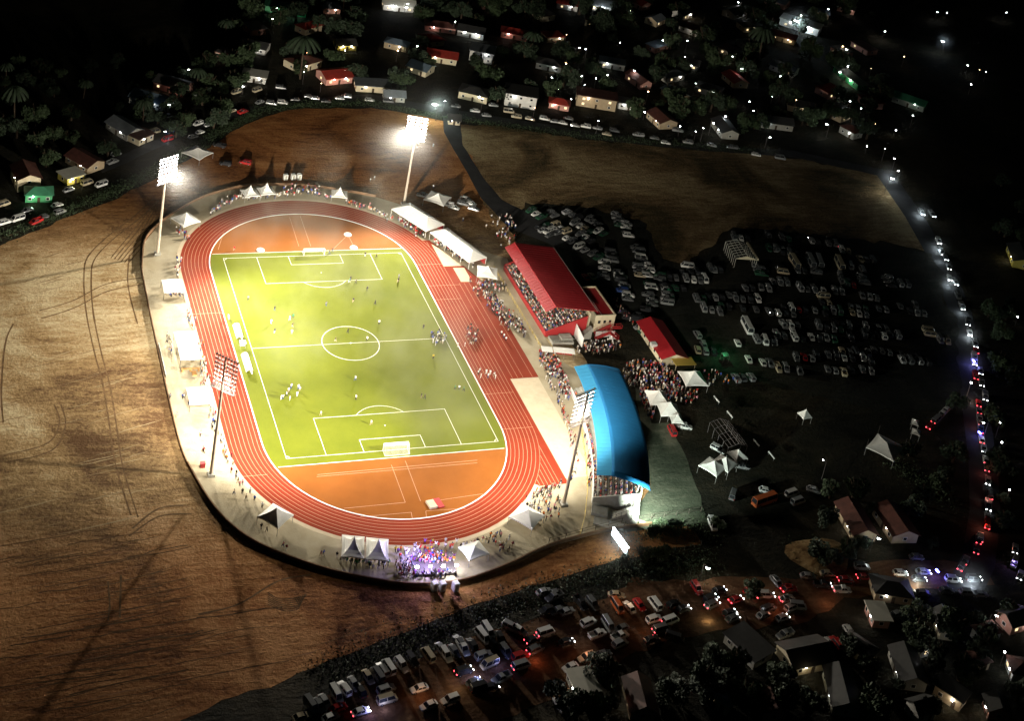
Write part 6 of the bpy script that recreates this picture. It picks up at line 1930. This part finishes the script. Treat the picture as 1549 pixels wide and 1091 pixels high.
def person_mesh(pose):
    # joint: (x, y, z, radius)
    P = [(0, 0, .95, .15), (0, 0, 1.16, .135), (0, 0, 1.36, .165), (0, .01, 1.49, .06), (0, .02, 1.60, .10), (0, .015, 1.70, .095)]
    E = [(0, 1), (1, 2), (2, 3), (3, 4), (4, 5)]
    part_ = ['t', 't', 't', 's', 's', 'h']
    sw = .28 if pose == 'walking' else 0
    for s in (-1, 1):
        if pose == 'seated':
            pts_ = [(s * .10, .05, .93, .10), (s * .13, .45, .92, .075), (s * .13, .50, .50, .05), (s * .13, .64, .46, .04)]
        else:
            f = s * sw
            pts_ = [(s * .10, .02, .88, .105), (s * .12, f * .6 + .03, .50, .07), (s * .12, f, .09, .045), (s * .13, f + .16, .05, .04)]
        k = len(P)
        P += pts_
        part_ += ['l', 'l', 'l', 'f']
        E += [(0, k), (k, k + 1), (k + 1, k + 2), (k + 2, k + 3)]
        if pose == 'cheering':
            pts_ = [(s * .19, 0, 1.41, .07), (s * .32, .05, 1.60, .05), (s * .26, .08, 1.86, .04), (s * .25, .09, 1.95, .038)]
        elif pose == 'seated':
            pts_ = [(s * .19, 0, 1.41, .07), (s * .25, .10, 1.17, .05), (s * .15, .34, 1.05, .04), (s * .12, .42, 1.04, .038)]
        elif pose == 'walking':
            pts_ = [(s * .19, 0, 1.41, .07), (s * .25, -s * .12, 1.16, .05), (s * .25, -s * .22, .95, .04), (s * .24, -s * .20, .86, .038)]
        elif pose == 'pointing' and s == 1:
            pts_ = [(s * .19, 0, 1.41, .07), (s * .26, .22, 1.40, .05), (s * .25, .46, 1.43, .04), (s * .25, .56, 1.44, .036)]
        else:
            pts_ = [(s * .19, 0, 1.41, .07), (s * .25, -.02, 1.15, .05), (s * .24, .06, .92, .04), (s * .23, .08, .83, .038)]
        k = len(P)
        P += pts_
        part_ += ['t', 't', 's', 's']
        E += [(2, k), (k, k + 1), (k + 1, k + 2), (k + 2, k + 3)]
    if pose == 'seated':
        P = [(x, y, z - .47, r) for x, y, z, r in P]
    me = bpy.data.meshes.new('person')
    me.from_pydata([p[:3] for p in P], E, [])
    o = bpy.data.objects.new('person_draft', me)
    COL.objects.link(o)
    md = o.modifiers.new('skin', 'SKIN')
    sv = me.skin_vertices[0].data
    for k, p in enumerate(P):
        sv[k].radius = (p[3], p[3] * (.72 if part_[k] == 't' and k < 3 else 1))
    sv[0].use_root = True
    dg = bpy.context.evaluated_depsgraph_get()
    m2 = bpy.data.meshes.new_from_object(o.evaluated_get(dg))
    bpy.data.objects.remove(o)
    m2.name = 'person'
    m2.materials.clear()
    for m in (SKIN[0], TOPS['white'], LEGS['dark'], HAIR, SHOE):
        m2.materials.append(m)
    idx = {'s': 0, 't': 1, 'l': 2, 'h': 3, 'f': 4}
    Pn = np.array([p[:3] for p in P])
    for f in m2.polygons:
        c = np.array(f.center)
        j = int(np.argmin(((Pn - c) ** 2).sum(1) - np.array([p[3] ** 2 for p in P])))
        f.material_index = idx[part_[j]]
        f.use_smooth = True
    return m2


POSES = ('standing', 'walking', 'cheering', 'pointing', 'seated')
PM = {p: person_mesh(p) for p in POSES}
SPOTS = []   # (pos, rz, pose, top, legs, skin, base place, landmark phrase, landmark point, group)


def spot(p, rz, pose, top, place, ph, lp, group, leg=None):
    SPOTS.append((p, rz, pose, top, leg or rnd.choice(['dark', 'dark', 'blue', 'beige', 'white']), rnd.randrange(3), place, ph, lp, group))


TW = ['white', 'white', 'white', 'white', 'red', 'black', 'grey', 'grey', 'blue', 'orange', 'pink', 'pink', 'maroon', 'maroon', 'beige', 'beige', 'black', 'black']


def blob(cx, cy_, rx, ry, n, place, ph, lp, group, z=.1, tops=TW, poses=('standing', 'standing', 'walking', 'pointing'), face=None, ang=0.0):
    out = []
    tries = 0
    while len(out) < n and tries < n * 30:
        tries += 1
        a, r_ = rnd.random() * 2 * PI, math.sqrt(rnd.random())
        dx, dy = rx * r_ * math.cos(a), ry * r_ * math.sin(a)
        x, y = cx + dx * math.cos(ang) - dy * math.sin(ang), cy_ + dx * math.sin(ang) + dy * math.cos(ang)
        p = at(x, y, z)
        if all((p - q).length > .62 for q in out):
            out.append(p)
            f = rnd.random() * 6.28 if face is None else math.atan2(face[1] - p.y, face[0] - p.x) - PI / 2 + rnd.uniform(-.4, .4)
            spot(p, f, rnd.choice(poses), rnd.choice(tops), place, ph, lp, group)


def row(pts, n, place, ph, lp, group, z=.1, jit=.5, tops=TW, poses=('standing', 'standing', 'walking'), face=(0, 0)):
    q = [at(*p, z) for p in pts]
    ln = [(q[k + 1] - q[k]).length for k in range(len(q) - 1)]
    for i in range(n):
        d = (i + rnd.uniform(.1, .9)) / n * sum(ln)
        k = 0
        while d > ln[k] and k < len(ln) - 1:
            d -= ln[k]; k += 1
        p = q[k].lerp(q[k + 1], d / ln[k]) + Vector((rnd.gauss(0, jit), rnd.gauss(0, jit), 0))
        f = math.atan2(face[1] - p.y, face[0] - p.x) - PI / 2 + rnd.uniform(-.5, .5)
        spot(p, f, rnd.choice(poses), rnd.choice(tops), place, ph, lp, group)


FG = Vector((0, 52, 0)); NG = Vector((0, -52, 0)); BSt = Vector((60, -56, 0)); RSt = Vector((66, 18, 0)); WM = Vector((-53.2, -56.4, 0)); NWM = Vector((-53.2, 56.1, 0)); TWT = Vector((-20, -92, 0)); SEM = Vector((40.9, -80.9, 0))
nearg = ('the near goal', NG); farg = ('the far goal', FG)
ply = 'people on the pitch'
for (x, y, t, ps) in [(440, 588, 'white', 'standing'), (436, 594, 'white', 'standing'), (433, 600, 'white', 'walking'), (428, 604, 'white', 'standing'), (438, 606, 'white', 'standing'), (451, 589, 'white', 'standing'), (453, 592, 'white', 'walking'), (449, 600, 'white', 'standing'), (425, 605, 'white', 'standing'),
                      (537, 576, 'white', 'walking'), (538, 605, 'white', 'standing'), (485, 629, 'white', 'walking'), (561, 643, 'white', 'walking'), (637, 602, 'black', 'standing'), (642, 604, 'black', 'walking'), (688, 590, 'green', 'walking'), (694, 590, 'white', 'standing'), (701, 592, 'green', 'walking'), (655, 543, 'yellow', 'standing')]:
    spot(at(x, y, .14), rnd.random() * 6, ps, t, 'on the near half of the pitch', *nearg, ply)
for (x, y, t, ps) in [(573, 491, 'white', 'standing'), (555, 516, 'white', 'walking'), (526, 504, 'black', 'walking'), (507, 517, 'black', 'walking'), (410, 490, 'white', 'standing'), (415, 504, 'black', 'standing'), (438, 485, 'white', 'walking'), (442, 495, 'black', 'walking'), (441, 506, 'white', 'standing'), (443, 482, 'green', 'walking'),
                      (493, 463, 'grey', 'walking'), (534, 457, 'black', 'walking'), (567, 461, 'black', 'walking'), (602, 427, 'black', 'walking'), (603, 421, 'grey', 'standing'), (530, 424, 'black', 'standing'), (538, 429, 'black', 'walking'), (555, 440, 'black', 'walking'), (528, 428, 'green', 'walking'), (569, 390, 'black', 'walking'), (552, 388, 'black', 'standing'), (415, 470, 'black', 'walking'), (640, 498, 'black', 'standing'), (503, 381, 'black', 'walking'), (498, 384, 'black', 'walking'), (354, 379, 'red', 'walking'), (375, 454, 'grey', 'walking')]:
    spot(at(x, y, .14), rnd.random() * 6, ps, t, 'on the far half of the pitch', *farg, ply)
blob(663, 514, 13, 10, 24, 'in the band group by the touchline', 'the halfway line', Vector((31, 0, 0)), 'band group by the touchline', .14, ['black', 'grey', 'white', 'blue', 'black'], ('standing',), ang=.3)
blob(713, 508, 10, 13, 20, 'in the group on the red straight', 'the blue stand', BSt, 'group on the red straight', .12, ['maroon', 'white', 'red', 'black', 'maroon'], ('standing', 'walking'))
for (x, y) in [(692, 525), (703, 524), (758, 507), (762, 511), (765, 516), (723, 567), (727, 572), (735, 566), (741, 567), (747, 570), (749, 573), (738, 572), (725, 564)]:
    spot(at(x, y, .12), rnd.random() * 6, 'standing', 'white', 'standing apart on the red straight', 'the blue stand', BSt, 'people on the red straight')
# west apron
W3 = 'people on the west apron'
row([(270, 390), (268, 420)], 14, 'on the west apron edge', 'the north-west mast', NWM, W3)
row([(285, 470), (291, 500)], 12, 'on the west apron edge', 'the north-west mast', NWM, W3)
row([(298, 520), (312, 590)], 34, 'beside the large canopy', 'the west mast', WM, W3, jit=.9)
row([(250, 508), (262, 540)], 10, 'behind the large canopy', 'the west mast', WM, W3)
row([(248, 446), (276, 447)], 12, 'seated under the small canopy', 'the north-west mast', NWM, W3, jit=.3, poses=('seated',), z=.55)
row([(318, 605), (325, 650), (345, 700)], 26, 'by the track, south-west', 'the west mast', WM, W3, jit=.6)
row([(345, 700), (375, 750), (395, 770)], 12, 'by the track, south-west', 'the west mast', WM, W3, jit=.7)
for x, y in ((257, 603), (267, 632), (276, 603), (278, 603), (303, 660), (307, 683), (308, 685), (285, 612), (340, 690), (354, 748), (360, 730), (395, 800), (403, 805), (428, 828), (433, 832), (489, 840), (485, 842)):
    spot(at(x, y, .1), rnd.random() * 6, 'walking', rnd.choice(TW), 'alone on the west apron', 'the west mast', WM, W3)
row([(268, 345), (283, 365)], 14, 'round the peaked tent', 'the north-west mast', NWM, 'people round the far bend', jit=1.0)
row([(318, 325), (345, 306), (372, 297)], 32, 'along the far bend', 'the north-west mast', NWM, 'people round the far bend', jit=.8)
row([(370, 302), (418, 298)], 26, 'before the joined tents', 'the north-west mast', NWM, 'people round the far bend', jit=.7, tops=['red', 'white', 'maroon', 'white', 'black'])
row([(418, 298), (460, 290), (500, 300)], 34, 'along the far bend', 'the far floodlight', Vector((42, 86, 0)), 'people round the far bend', jit=.8)
row([(522, 306), (560, 318), (592, 333)], 44, 'along the far bend', 'the far floodlight', Vector((42, 86, 0)), 'people round the far bend', jit=.7)
row([(430, 286), (482, 286)], 16, 'behind the far bend', 'the far floodlight', Vector((42, 86, 0)), 'people round the far bend', jit=1.2)
row([(602, 335), (640, 358)], 34, 'under the wide marquee', 'the far floodlight', Vector((42, 86, 0)), 'people under the marquees', jit=.8, tops=['red', 'maroon', 'white', 'white', 'black'])
row([(660, 367), (715, 402)], 44, 'under the long marquee', 'the far floodlight', Vector((42, 86, 0)), 'people under the marquees', jit=.8, tops=['maroon', 'white', 'white', 'red', 'black'])
row([(722, 430), (760, 436)], 40, 'before the pagoda tent', 'the red grandstand', RSt, 'people by the main straight', jit=1.3)
row([(722, 440), (742, 455), (760, 478), (775, 500)], 70, 'on the path below the grandstand', 'the red grandstand', RSt, 'people by the main straight', jit=1.3)
blob(748, 462, 9, 22, 50, 'on the path below the grandstand', 'the red grandstand', RSt, 'people by the main straight', ang=-.6)
blob(782, 493, 7, 24, 36, 'on the path below the grandstand', 'the red grandstand', RSt, 'people by the main straight', ang=-.6)
blob(765, 350, 16, 22, 40, 'behind the long marquee', 'the red grandstand', RSt, 'people by the main straight', z=.08)
for x, y in ((655, 222), (743, 330), (745, 340), (560, 275), (566, 272), (757, 375), (735, 345), (700, 335), (655, 285), (637, 182)):
    spot(at(x, y, .08), rnd.random() * 6, 'walking', 'white', 'alone on the dirt, far side', 'the far floodlight', Vector((42, 86, 0)), 'people on the dirt')
# crowd between the two stands and before the red house
blob(832, 552, 14, 22, 90, 'packed between the stands', 'the blue stand', BSt, 'crowd between the stands', ang=-.5)
blob(852, 585, 8, 22, 60, 'packed before the blue stand', 'the blue stand', BSt, 'crowd between the stands', ang=-.35)
row([(828, 575), (845, 605), (862, 655), (868, 690)], 56, 'by the sand runway', 'the south-east mast', SEM, 'people by the sand runway', jit=.45)
row([(884, 625), (891, 680), (893, 740)], 44, 'along the blue stand front', 'the south-east mast', SEM, 'people by the blue stand', jit=.4)
blob(905, 528, 34, 10, 60, 'between the stands, rear', 'the red house', rhouse, 'crowd before the red house', ang=-.1, z=.06)
blob(985, 575, 46, 24, 210, 'in the crowd before the red house', 'the red house', rhouse, 'crowd before the red house', ang=.35, z=.07)
blob(978, 612, 8, 26, 50, 'behind the blue stand', 'the red van', at(1016, 655), 'crowd before the red house', ang=-.35, z=.07)
blob(1030, 600, 26, 14, 40, 'round the pair of tents', 'the red van', at(1016, 655), 'crowd before the red house', z=.07)
blob(1085, 575, 40, 12, 26, 'on the dark ground', 'the red house', rhouse, 'people on the dark ground', z=.06)
row([(930, 455), (945, 480), (955, 490)], 18, 'beside the cream annex', 'the red house', rhouse, 'people beside the annex', jit=.8, z=.06)
# south east apron
G5 = 'people on the south-east apron'
blob(822, 770, 26, 26, 44, 'on the south-east apron', 'the south-east mast', SEM, G5)
row([(800, 752), (850, 735)], 26, 'along the track end', 'the south-east mast', SEM, G5, jit=.5)
row([(858, 735), (872, 700)], 10, 'by the south-east mast', 'the south-east mast', SEM, G5)
row([(760, 812), (700, 828), (720, 838)], 22, 'by the low tent', 'the south-east mast', SEM, G5, jit=.7)
blob(760, 825, 16, 12, 12, 'by the low tent', 'the south-east mast', SEM, G5)
# carnival
CT = ['purple', 'white', 'red', 'yellow', 'pink', 'white', 'blue', 'orange']
row([(600, 838), (628, 832), (690, 826)], 34, 'in costume by the stage', 'the twin tents', TWT, 'carnival people', jit=.9, tops=CT, poses=('cheering', 'standing', 'walking'))
blob(655, 848, 34, 9, 56, 'dancing by the stage', 'the twin tents', TWT, 'carnival people', tops=CT, poses=('cheering', 'standing', 'pointing'))
blob(612, 858, 14, 12, 24, 'beside the stage', 'the twin tents', TWT, 'carnival people', tops=['black', 'beige', 'grey', 'maroon'])
blob(655, 870, 36, 5, 18, 'behind the stage', 'the twin tents', TWT, 'carnival people', tops=['white', 'purple', 'blue', 'black'])
blob(640, 872, 44, 4, 16, 'behind the stage', 'the twin tents', TWT, 'carnival people', tops=['black', 'grey', 'maroon'])
row([(512, 850), (585, 858)], 34, 'under the twin tents', 'the stage', at(655, 858), 'people under the twin tents', jit=.8, tops=['green', 'black', 'green', 'white', 'grey'])
# seated spectators
for k in range(NT):
    zt = 1.3 + .5 * k
    yy = -1.2
    while yy < (38.6 if k < 6 else 9):
        if rnd.random() < .86:
            spot(Vector((66.75 + 1.3 * k, yy, zt)), PI / 2 + rnd.uniform(-.3, .3), 'cheering' if rnd.random() < .05 else 'seated', rnd.choice(TW), 'in the red grandstand', 'its near end', Vector((67, -3, 0)), 'seated spectators of the red grandstand')
        yy += rnd.uniform(.56, .75)
for k in range(9):
    t = 0.985
    while t > (.70 if k > 0 else .05):
        if rnd.random() < .84:
            q = bp(t, 1.2 + 1.35 * k, 1.2 + .55 * k)
            spot(q, math.atan2(-q.y, -q.x) - PI / 2 + rnd.uniform(-.3, .3), 'seated', rnd.choice(TW), 'in the blue stand', 'its near end', bp(1.0, 0, 0), 'seated spectators of the blue stand')
        t -= rnd.uniform(.011, .015)

PMS = [SKIN, TOPS, LEGS]
SPOTS.sort(key=lambda s: (s[0] - CC).length)
# leave out what the roofs hide: keep all, nearest 300 become individuals
people_items = []
base_o = {}
for p_, m_ in PM.items():
    o = bpy.data.objects.new('person', m_)
    base_o[p_] = o
for s in SPOTS[:300]:
    p, rz, pose, top, leg, sk, place, ph, lp, group = s
    o = base_o[pose].copy()
    COL.objects.link(o)
    o.name = 'person'
    o.location = p
    o.rotation_euler = (0, 0, rz)
    sc_ = rnd.uniform(.98, 1.12)
    o.scale = (sc_ * 1.08, sc_ * 1.08, sc_)
    slotmat(o, 0, SKIN[sk]); slotmat(o, 1, TOPS[top]); slotmat(o, 2, LEGS[leg])
    o['category'] = 'person'
    o['group'] = group
    pw_ = pose if not any(w_ in place for w_ in ('standing', 'seated', 'dancing', 'walking')) else ''
    people_items.append((o, ' '.join(f'{pw_} person in {top} {place}'.split()), ph, lp))
settle_labels(people_items)
# everyone else joined into one mass
tn, lnm = list(TOPS), list(LEGS)
cm = SKIN + [TOPS[t] for t in tn] + [LEGS[t] for t in lnm] + [HAIR, SHOE]
V_, F_, I_, LS = [], [], [], 0
cache = {}
for ps, m_ in PM.items():
    cache[ps] = (np.array([v.co for v in m_.vertices]), [tuple(f.vertices) for f in m_.polygons], [f.material_index for f in m_.polygons])
for s in SPOTS[300:]:
    p, rz, pose, top, leg, sk = s[:6]
    vs, fs, mi = cache[pose]
    c_, s_ = math.cos(rz), math.sin(rz)
    k = rnd.uniform(1.0, 1.12)
    R = np.array([[c_, -s_, 0], [s_, c_, 0], [0, 0, 1]]) * k
    V_.append(vs @ R.T + np.array(p))
    F_ += [tuple(i + LS for i in f) for f in fs]
    mp_ = [sk, 3 + tn.index(top), 3 + len(tn) + lnm.index(leg), 3 + len(tn) + len(lnm), 4 + len(tn) + len(lnm)]
    I_ += [mp_[i] for i in mi]
    LS += len(vs)
me = bpy.data.meshes.new('crowd')
me.from_pydata(np.concatenate(V_).tolist(), [], F_)
for m in cm:
    me.materials.append(m)
me.polygons.foreach_set('material_index', I_)
me.update()
tag(link('crowd', me), 'packed spectators filling the stands and the ground behind them', 'crowd', None, 'stuff')
print('people', len(SPOTS), 'crowd faces', len(F_))

# ------------------------------------------------------------------ drifting smoke over the arena
hz = bpy.data.materials.new('drifting smoke')
hz.use_nodes = True
nt = hz.node_tree
nt.nodes.remove(nt.nodes['Principled BSDF'])
L = nt.links.new
tc = nd(nt, 'ShaderNodeTexCoord')
n1 = nd(nt, 'ShaderNodeTexNoise', i_Scale=0.048, i_Detail=4.0, i_Roughness=0.6)
mp = nd(nt, 'ShaderNodeMapping')
mp.inputs['Scale'].default_value = (1.0, 1.0, 0.8)
L(tc.outputs['Object'], mp.inputs['Vector'])
L(mp.outputs['Vector'], n1.inputs['Vector'])
r1 = nd(nt, 'ShaderNodeMapRange', interpolation_type='SMOOTHSTEP')
for k, v in (('From Min', .50), ('From Max', .66), ('To Min', 0.0), ('To Max', 1.0)):
    r1.inputs[k].default_value = v
L(n1.outputs['Fac'], r1.inputs['Value'])
sp = nd(nt, 'ShaderNodeVectorMath', operation='MULTIPLY')
sp.inputs[1].default_value = (1 / 80, 1 / 108, 1 / 56)
L(tc.outputs['Object'], sp.inputs[0])
ln = nd(nt, 'ShaderNodeVectorMath', operation='LENGTH')
L(sp.outputs[0], ln.inputs[0])
r2 = nd(nt, 'ShaderNodeMapRange', interpolation_type='SMOOTHSTEP')
for k, v in (('From Min', .15), ('From Max', 1.0), ('To Min', 1.0), ('To Max', 0.0)):
    r2.inputs[k].default_value = v
L(ln.outputs['Value'], r2.inputs['Value'])
ma = nd(nt, 'ShaderNodeMath', operation='MULTIPLY_ADD')
ma.inputs[1].default_value = SMOKE_PATCH
ma.inputs[2].default_value = SMOKE_BASE
L(r1.outputs['Result'], ma.inputs[0])
mm = nd(nt, 'ShaderNodeMath', operation='MULTIPLY')
L(ma.outputs[0], mm.inputs[0])
L(r2.outputs['Result'], mm.inputs[1])
vp = nd(nt, 'ShaderNodeVolumePrincipled')
vp.inputs['Color'].default_value = (.95, .93, .80, 1)
vp.inputs['Anisotropy'].default_value = 0.35
L(mm.outputs[0], vp.inputs['Density'])
L(vp.outputs['Volume'], nt.nodes['Material Output'].inputs['Volume'])
mb = MB()
mb.box((0, 0, 29), (178, 252, 56))
tag(mb.build('smoke', hz), 'thin whitish smoke drifting over the floodlit pitch', 'smoke', None, 'stuff')

# volumes added to imitate bloom round the brightest lamps
ms = bpy.data.materials.new('lamp bloom volume')
ms.use_nodes = True
nt = ms.node_tree
nt.nodes.remove(nt.nodes['Principled BSDF'])
tc = nd(nt, 'ShaderNodeTexCoord')
ln = nd(nt, 'ShaderNodeVectorMath', operation='LENGTH')
nt.links.new(tc.outputs['Object'], ln.inputs[0])
mr = nd(nt, 'ShaderNodeMapRange', interpolation_type='SMOOTHSTEP')
for k, v in (('From Min', 0.0), ('From Max', 1.0), ('To Min', 1.0), ('To Max', 0.0)):
    mr.inputs[k].default_value = v
nt.links.new(ln.outputs['Value'], mr.inputs['Value'])
pw3 = nd(nt, 'ShaderNodeMath', operation='POWER')
pw3.inputs[1].default_value = 2.2
nt.links.new(mr.outputs['Result'], pw3.inputs[0])
ml = nd(nt, 'ShaderNodeMath', operation='MULTIPLY')
ml.inputs[1].default_value = 0.020
nt.links.new(pw3.outputs[0], ml.inputs[0])
vp = nd(nt, 'ShaderNodeVolumePrincipled')
vp.inputs['Color'].default_value = (.95, .95, .95, 1)
nt.links.new(ml.outputs[0], vp.inputs['Density'])
nt.links.new(vp.outputs['Volume'], nt.nodes['Material Output'].inputs['Volume'])
bm = bmesh.new()
bmesh.ops.create_icosphere(bm, subdivisions=3, radius=1.0)
halo_me = bpy.data.meshes.new('halo')
bm.to_mesh(halo_me)
halo_me.materials.append(ms)


def halo(p, r, power, col):
    o = link('halo', halo_me, None, p)
    o.scale = (r, r, r)
    o['kind'] = 'stuff'
    o['label'] = 'added volume imitating bloom round a bright lamp'
    if power:
        lamp('halo_fill', 'POINT', p, power * .6, col, None, .5)  # extra point lamp added to make the bloom volume glow


ms2 = ms.copy()
ms2.name = 'thin mast bloom volume'
for n_ in ms2.node_tree.nodes:
    if n_.type == 'MATH' and n_.operation == 'MULTIPLY':
        n_.inputs[1].default_value = 0.0020
mast_me = halo_me.copy()
mast_me.materials.clear()
mast_me.materials.append(ms2)
for p_, r_ in (((-53.2, 56.1, 33), 24), ((42.4, 85.8, 33), 36)):
    o = link('halo', mast_me, None, p_)  # sphere of thin volume added to imitate bloom round the mast lamps
    o.scale = (r_, r_, r_)
    o['kind'] = 'stuff'
    o['label'] = 'faint mist glowing round a floodlight head'
for x, y, z, r, pw, c_ in ((663, 157, 7.5, 9, 2500, (.75, 1, .9)), (1208, 31, 8, 10, 2500, (.7, .9, 1)), (1345, 267, 7, 7, 700, (.8, .95, 1)), (936, 822, 4.5, 8, 900, (.7, .95, 1)), (1388, 880, 1.8, 6, 700, (.8, .95, 1)), (1470, 880, 1.8, 7, 1000, (.7, .85, 1)),
                      (1393, 322, 1.5, 6, 500, (.8, .95, 1)), (1420, 378, 1.5, 6, 500, (.8, .95, 1)), (1435, 425, 1.5, 6, 400, (.8, .95, 1)), (1466, 508, 1.5, 6, 400, (.8, .95, 1)), (1473, 548, 1.8, 6, 450, (.3, .3, 1)), (915, 14, 5, 9, 900, (.9, .98, 1)), (1430, 62, 7, 7, 500, (.6, .8, 1))):
    halo(at(x, y, z), r * 1.3, pw, c_)
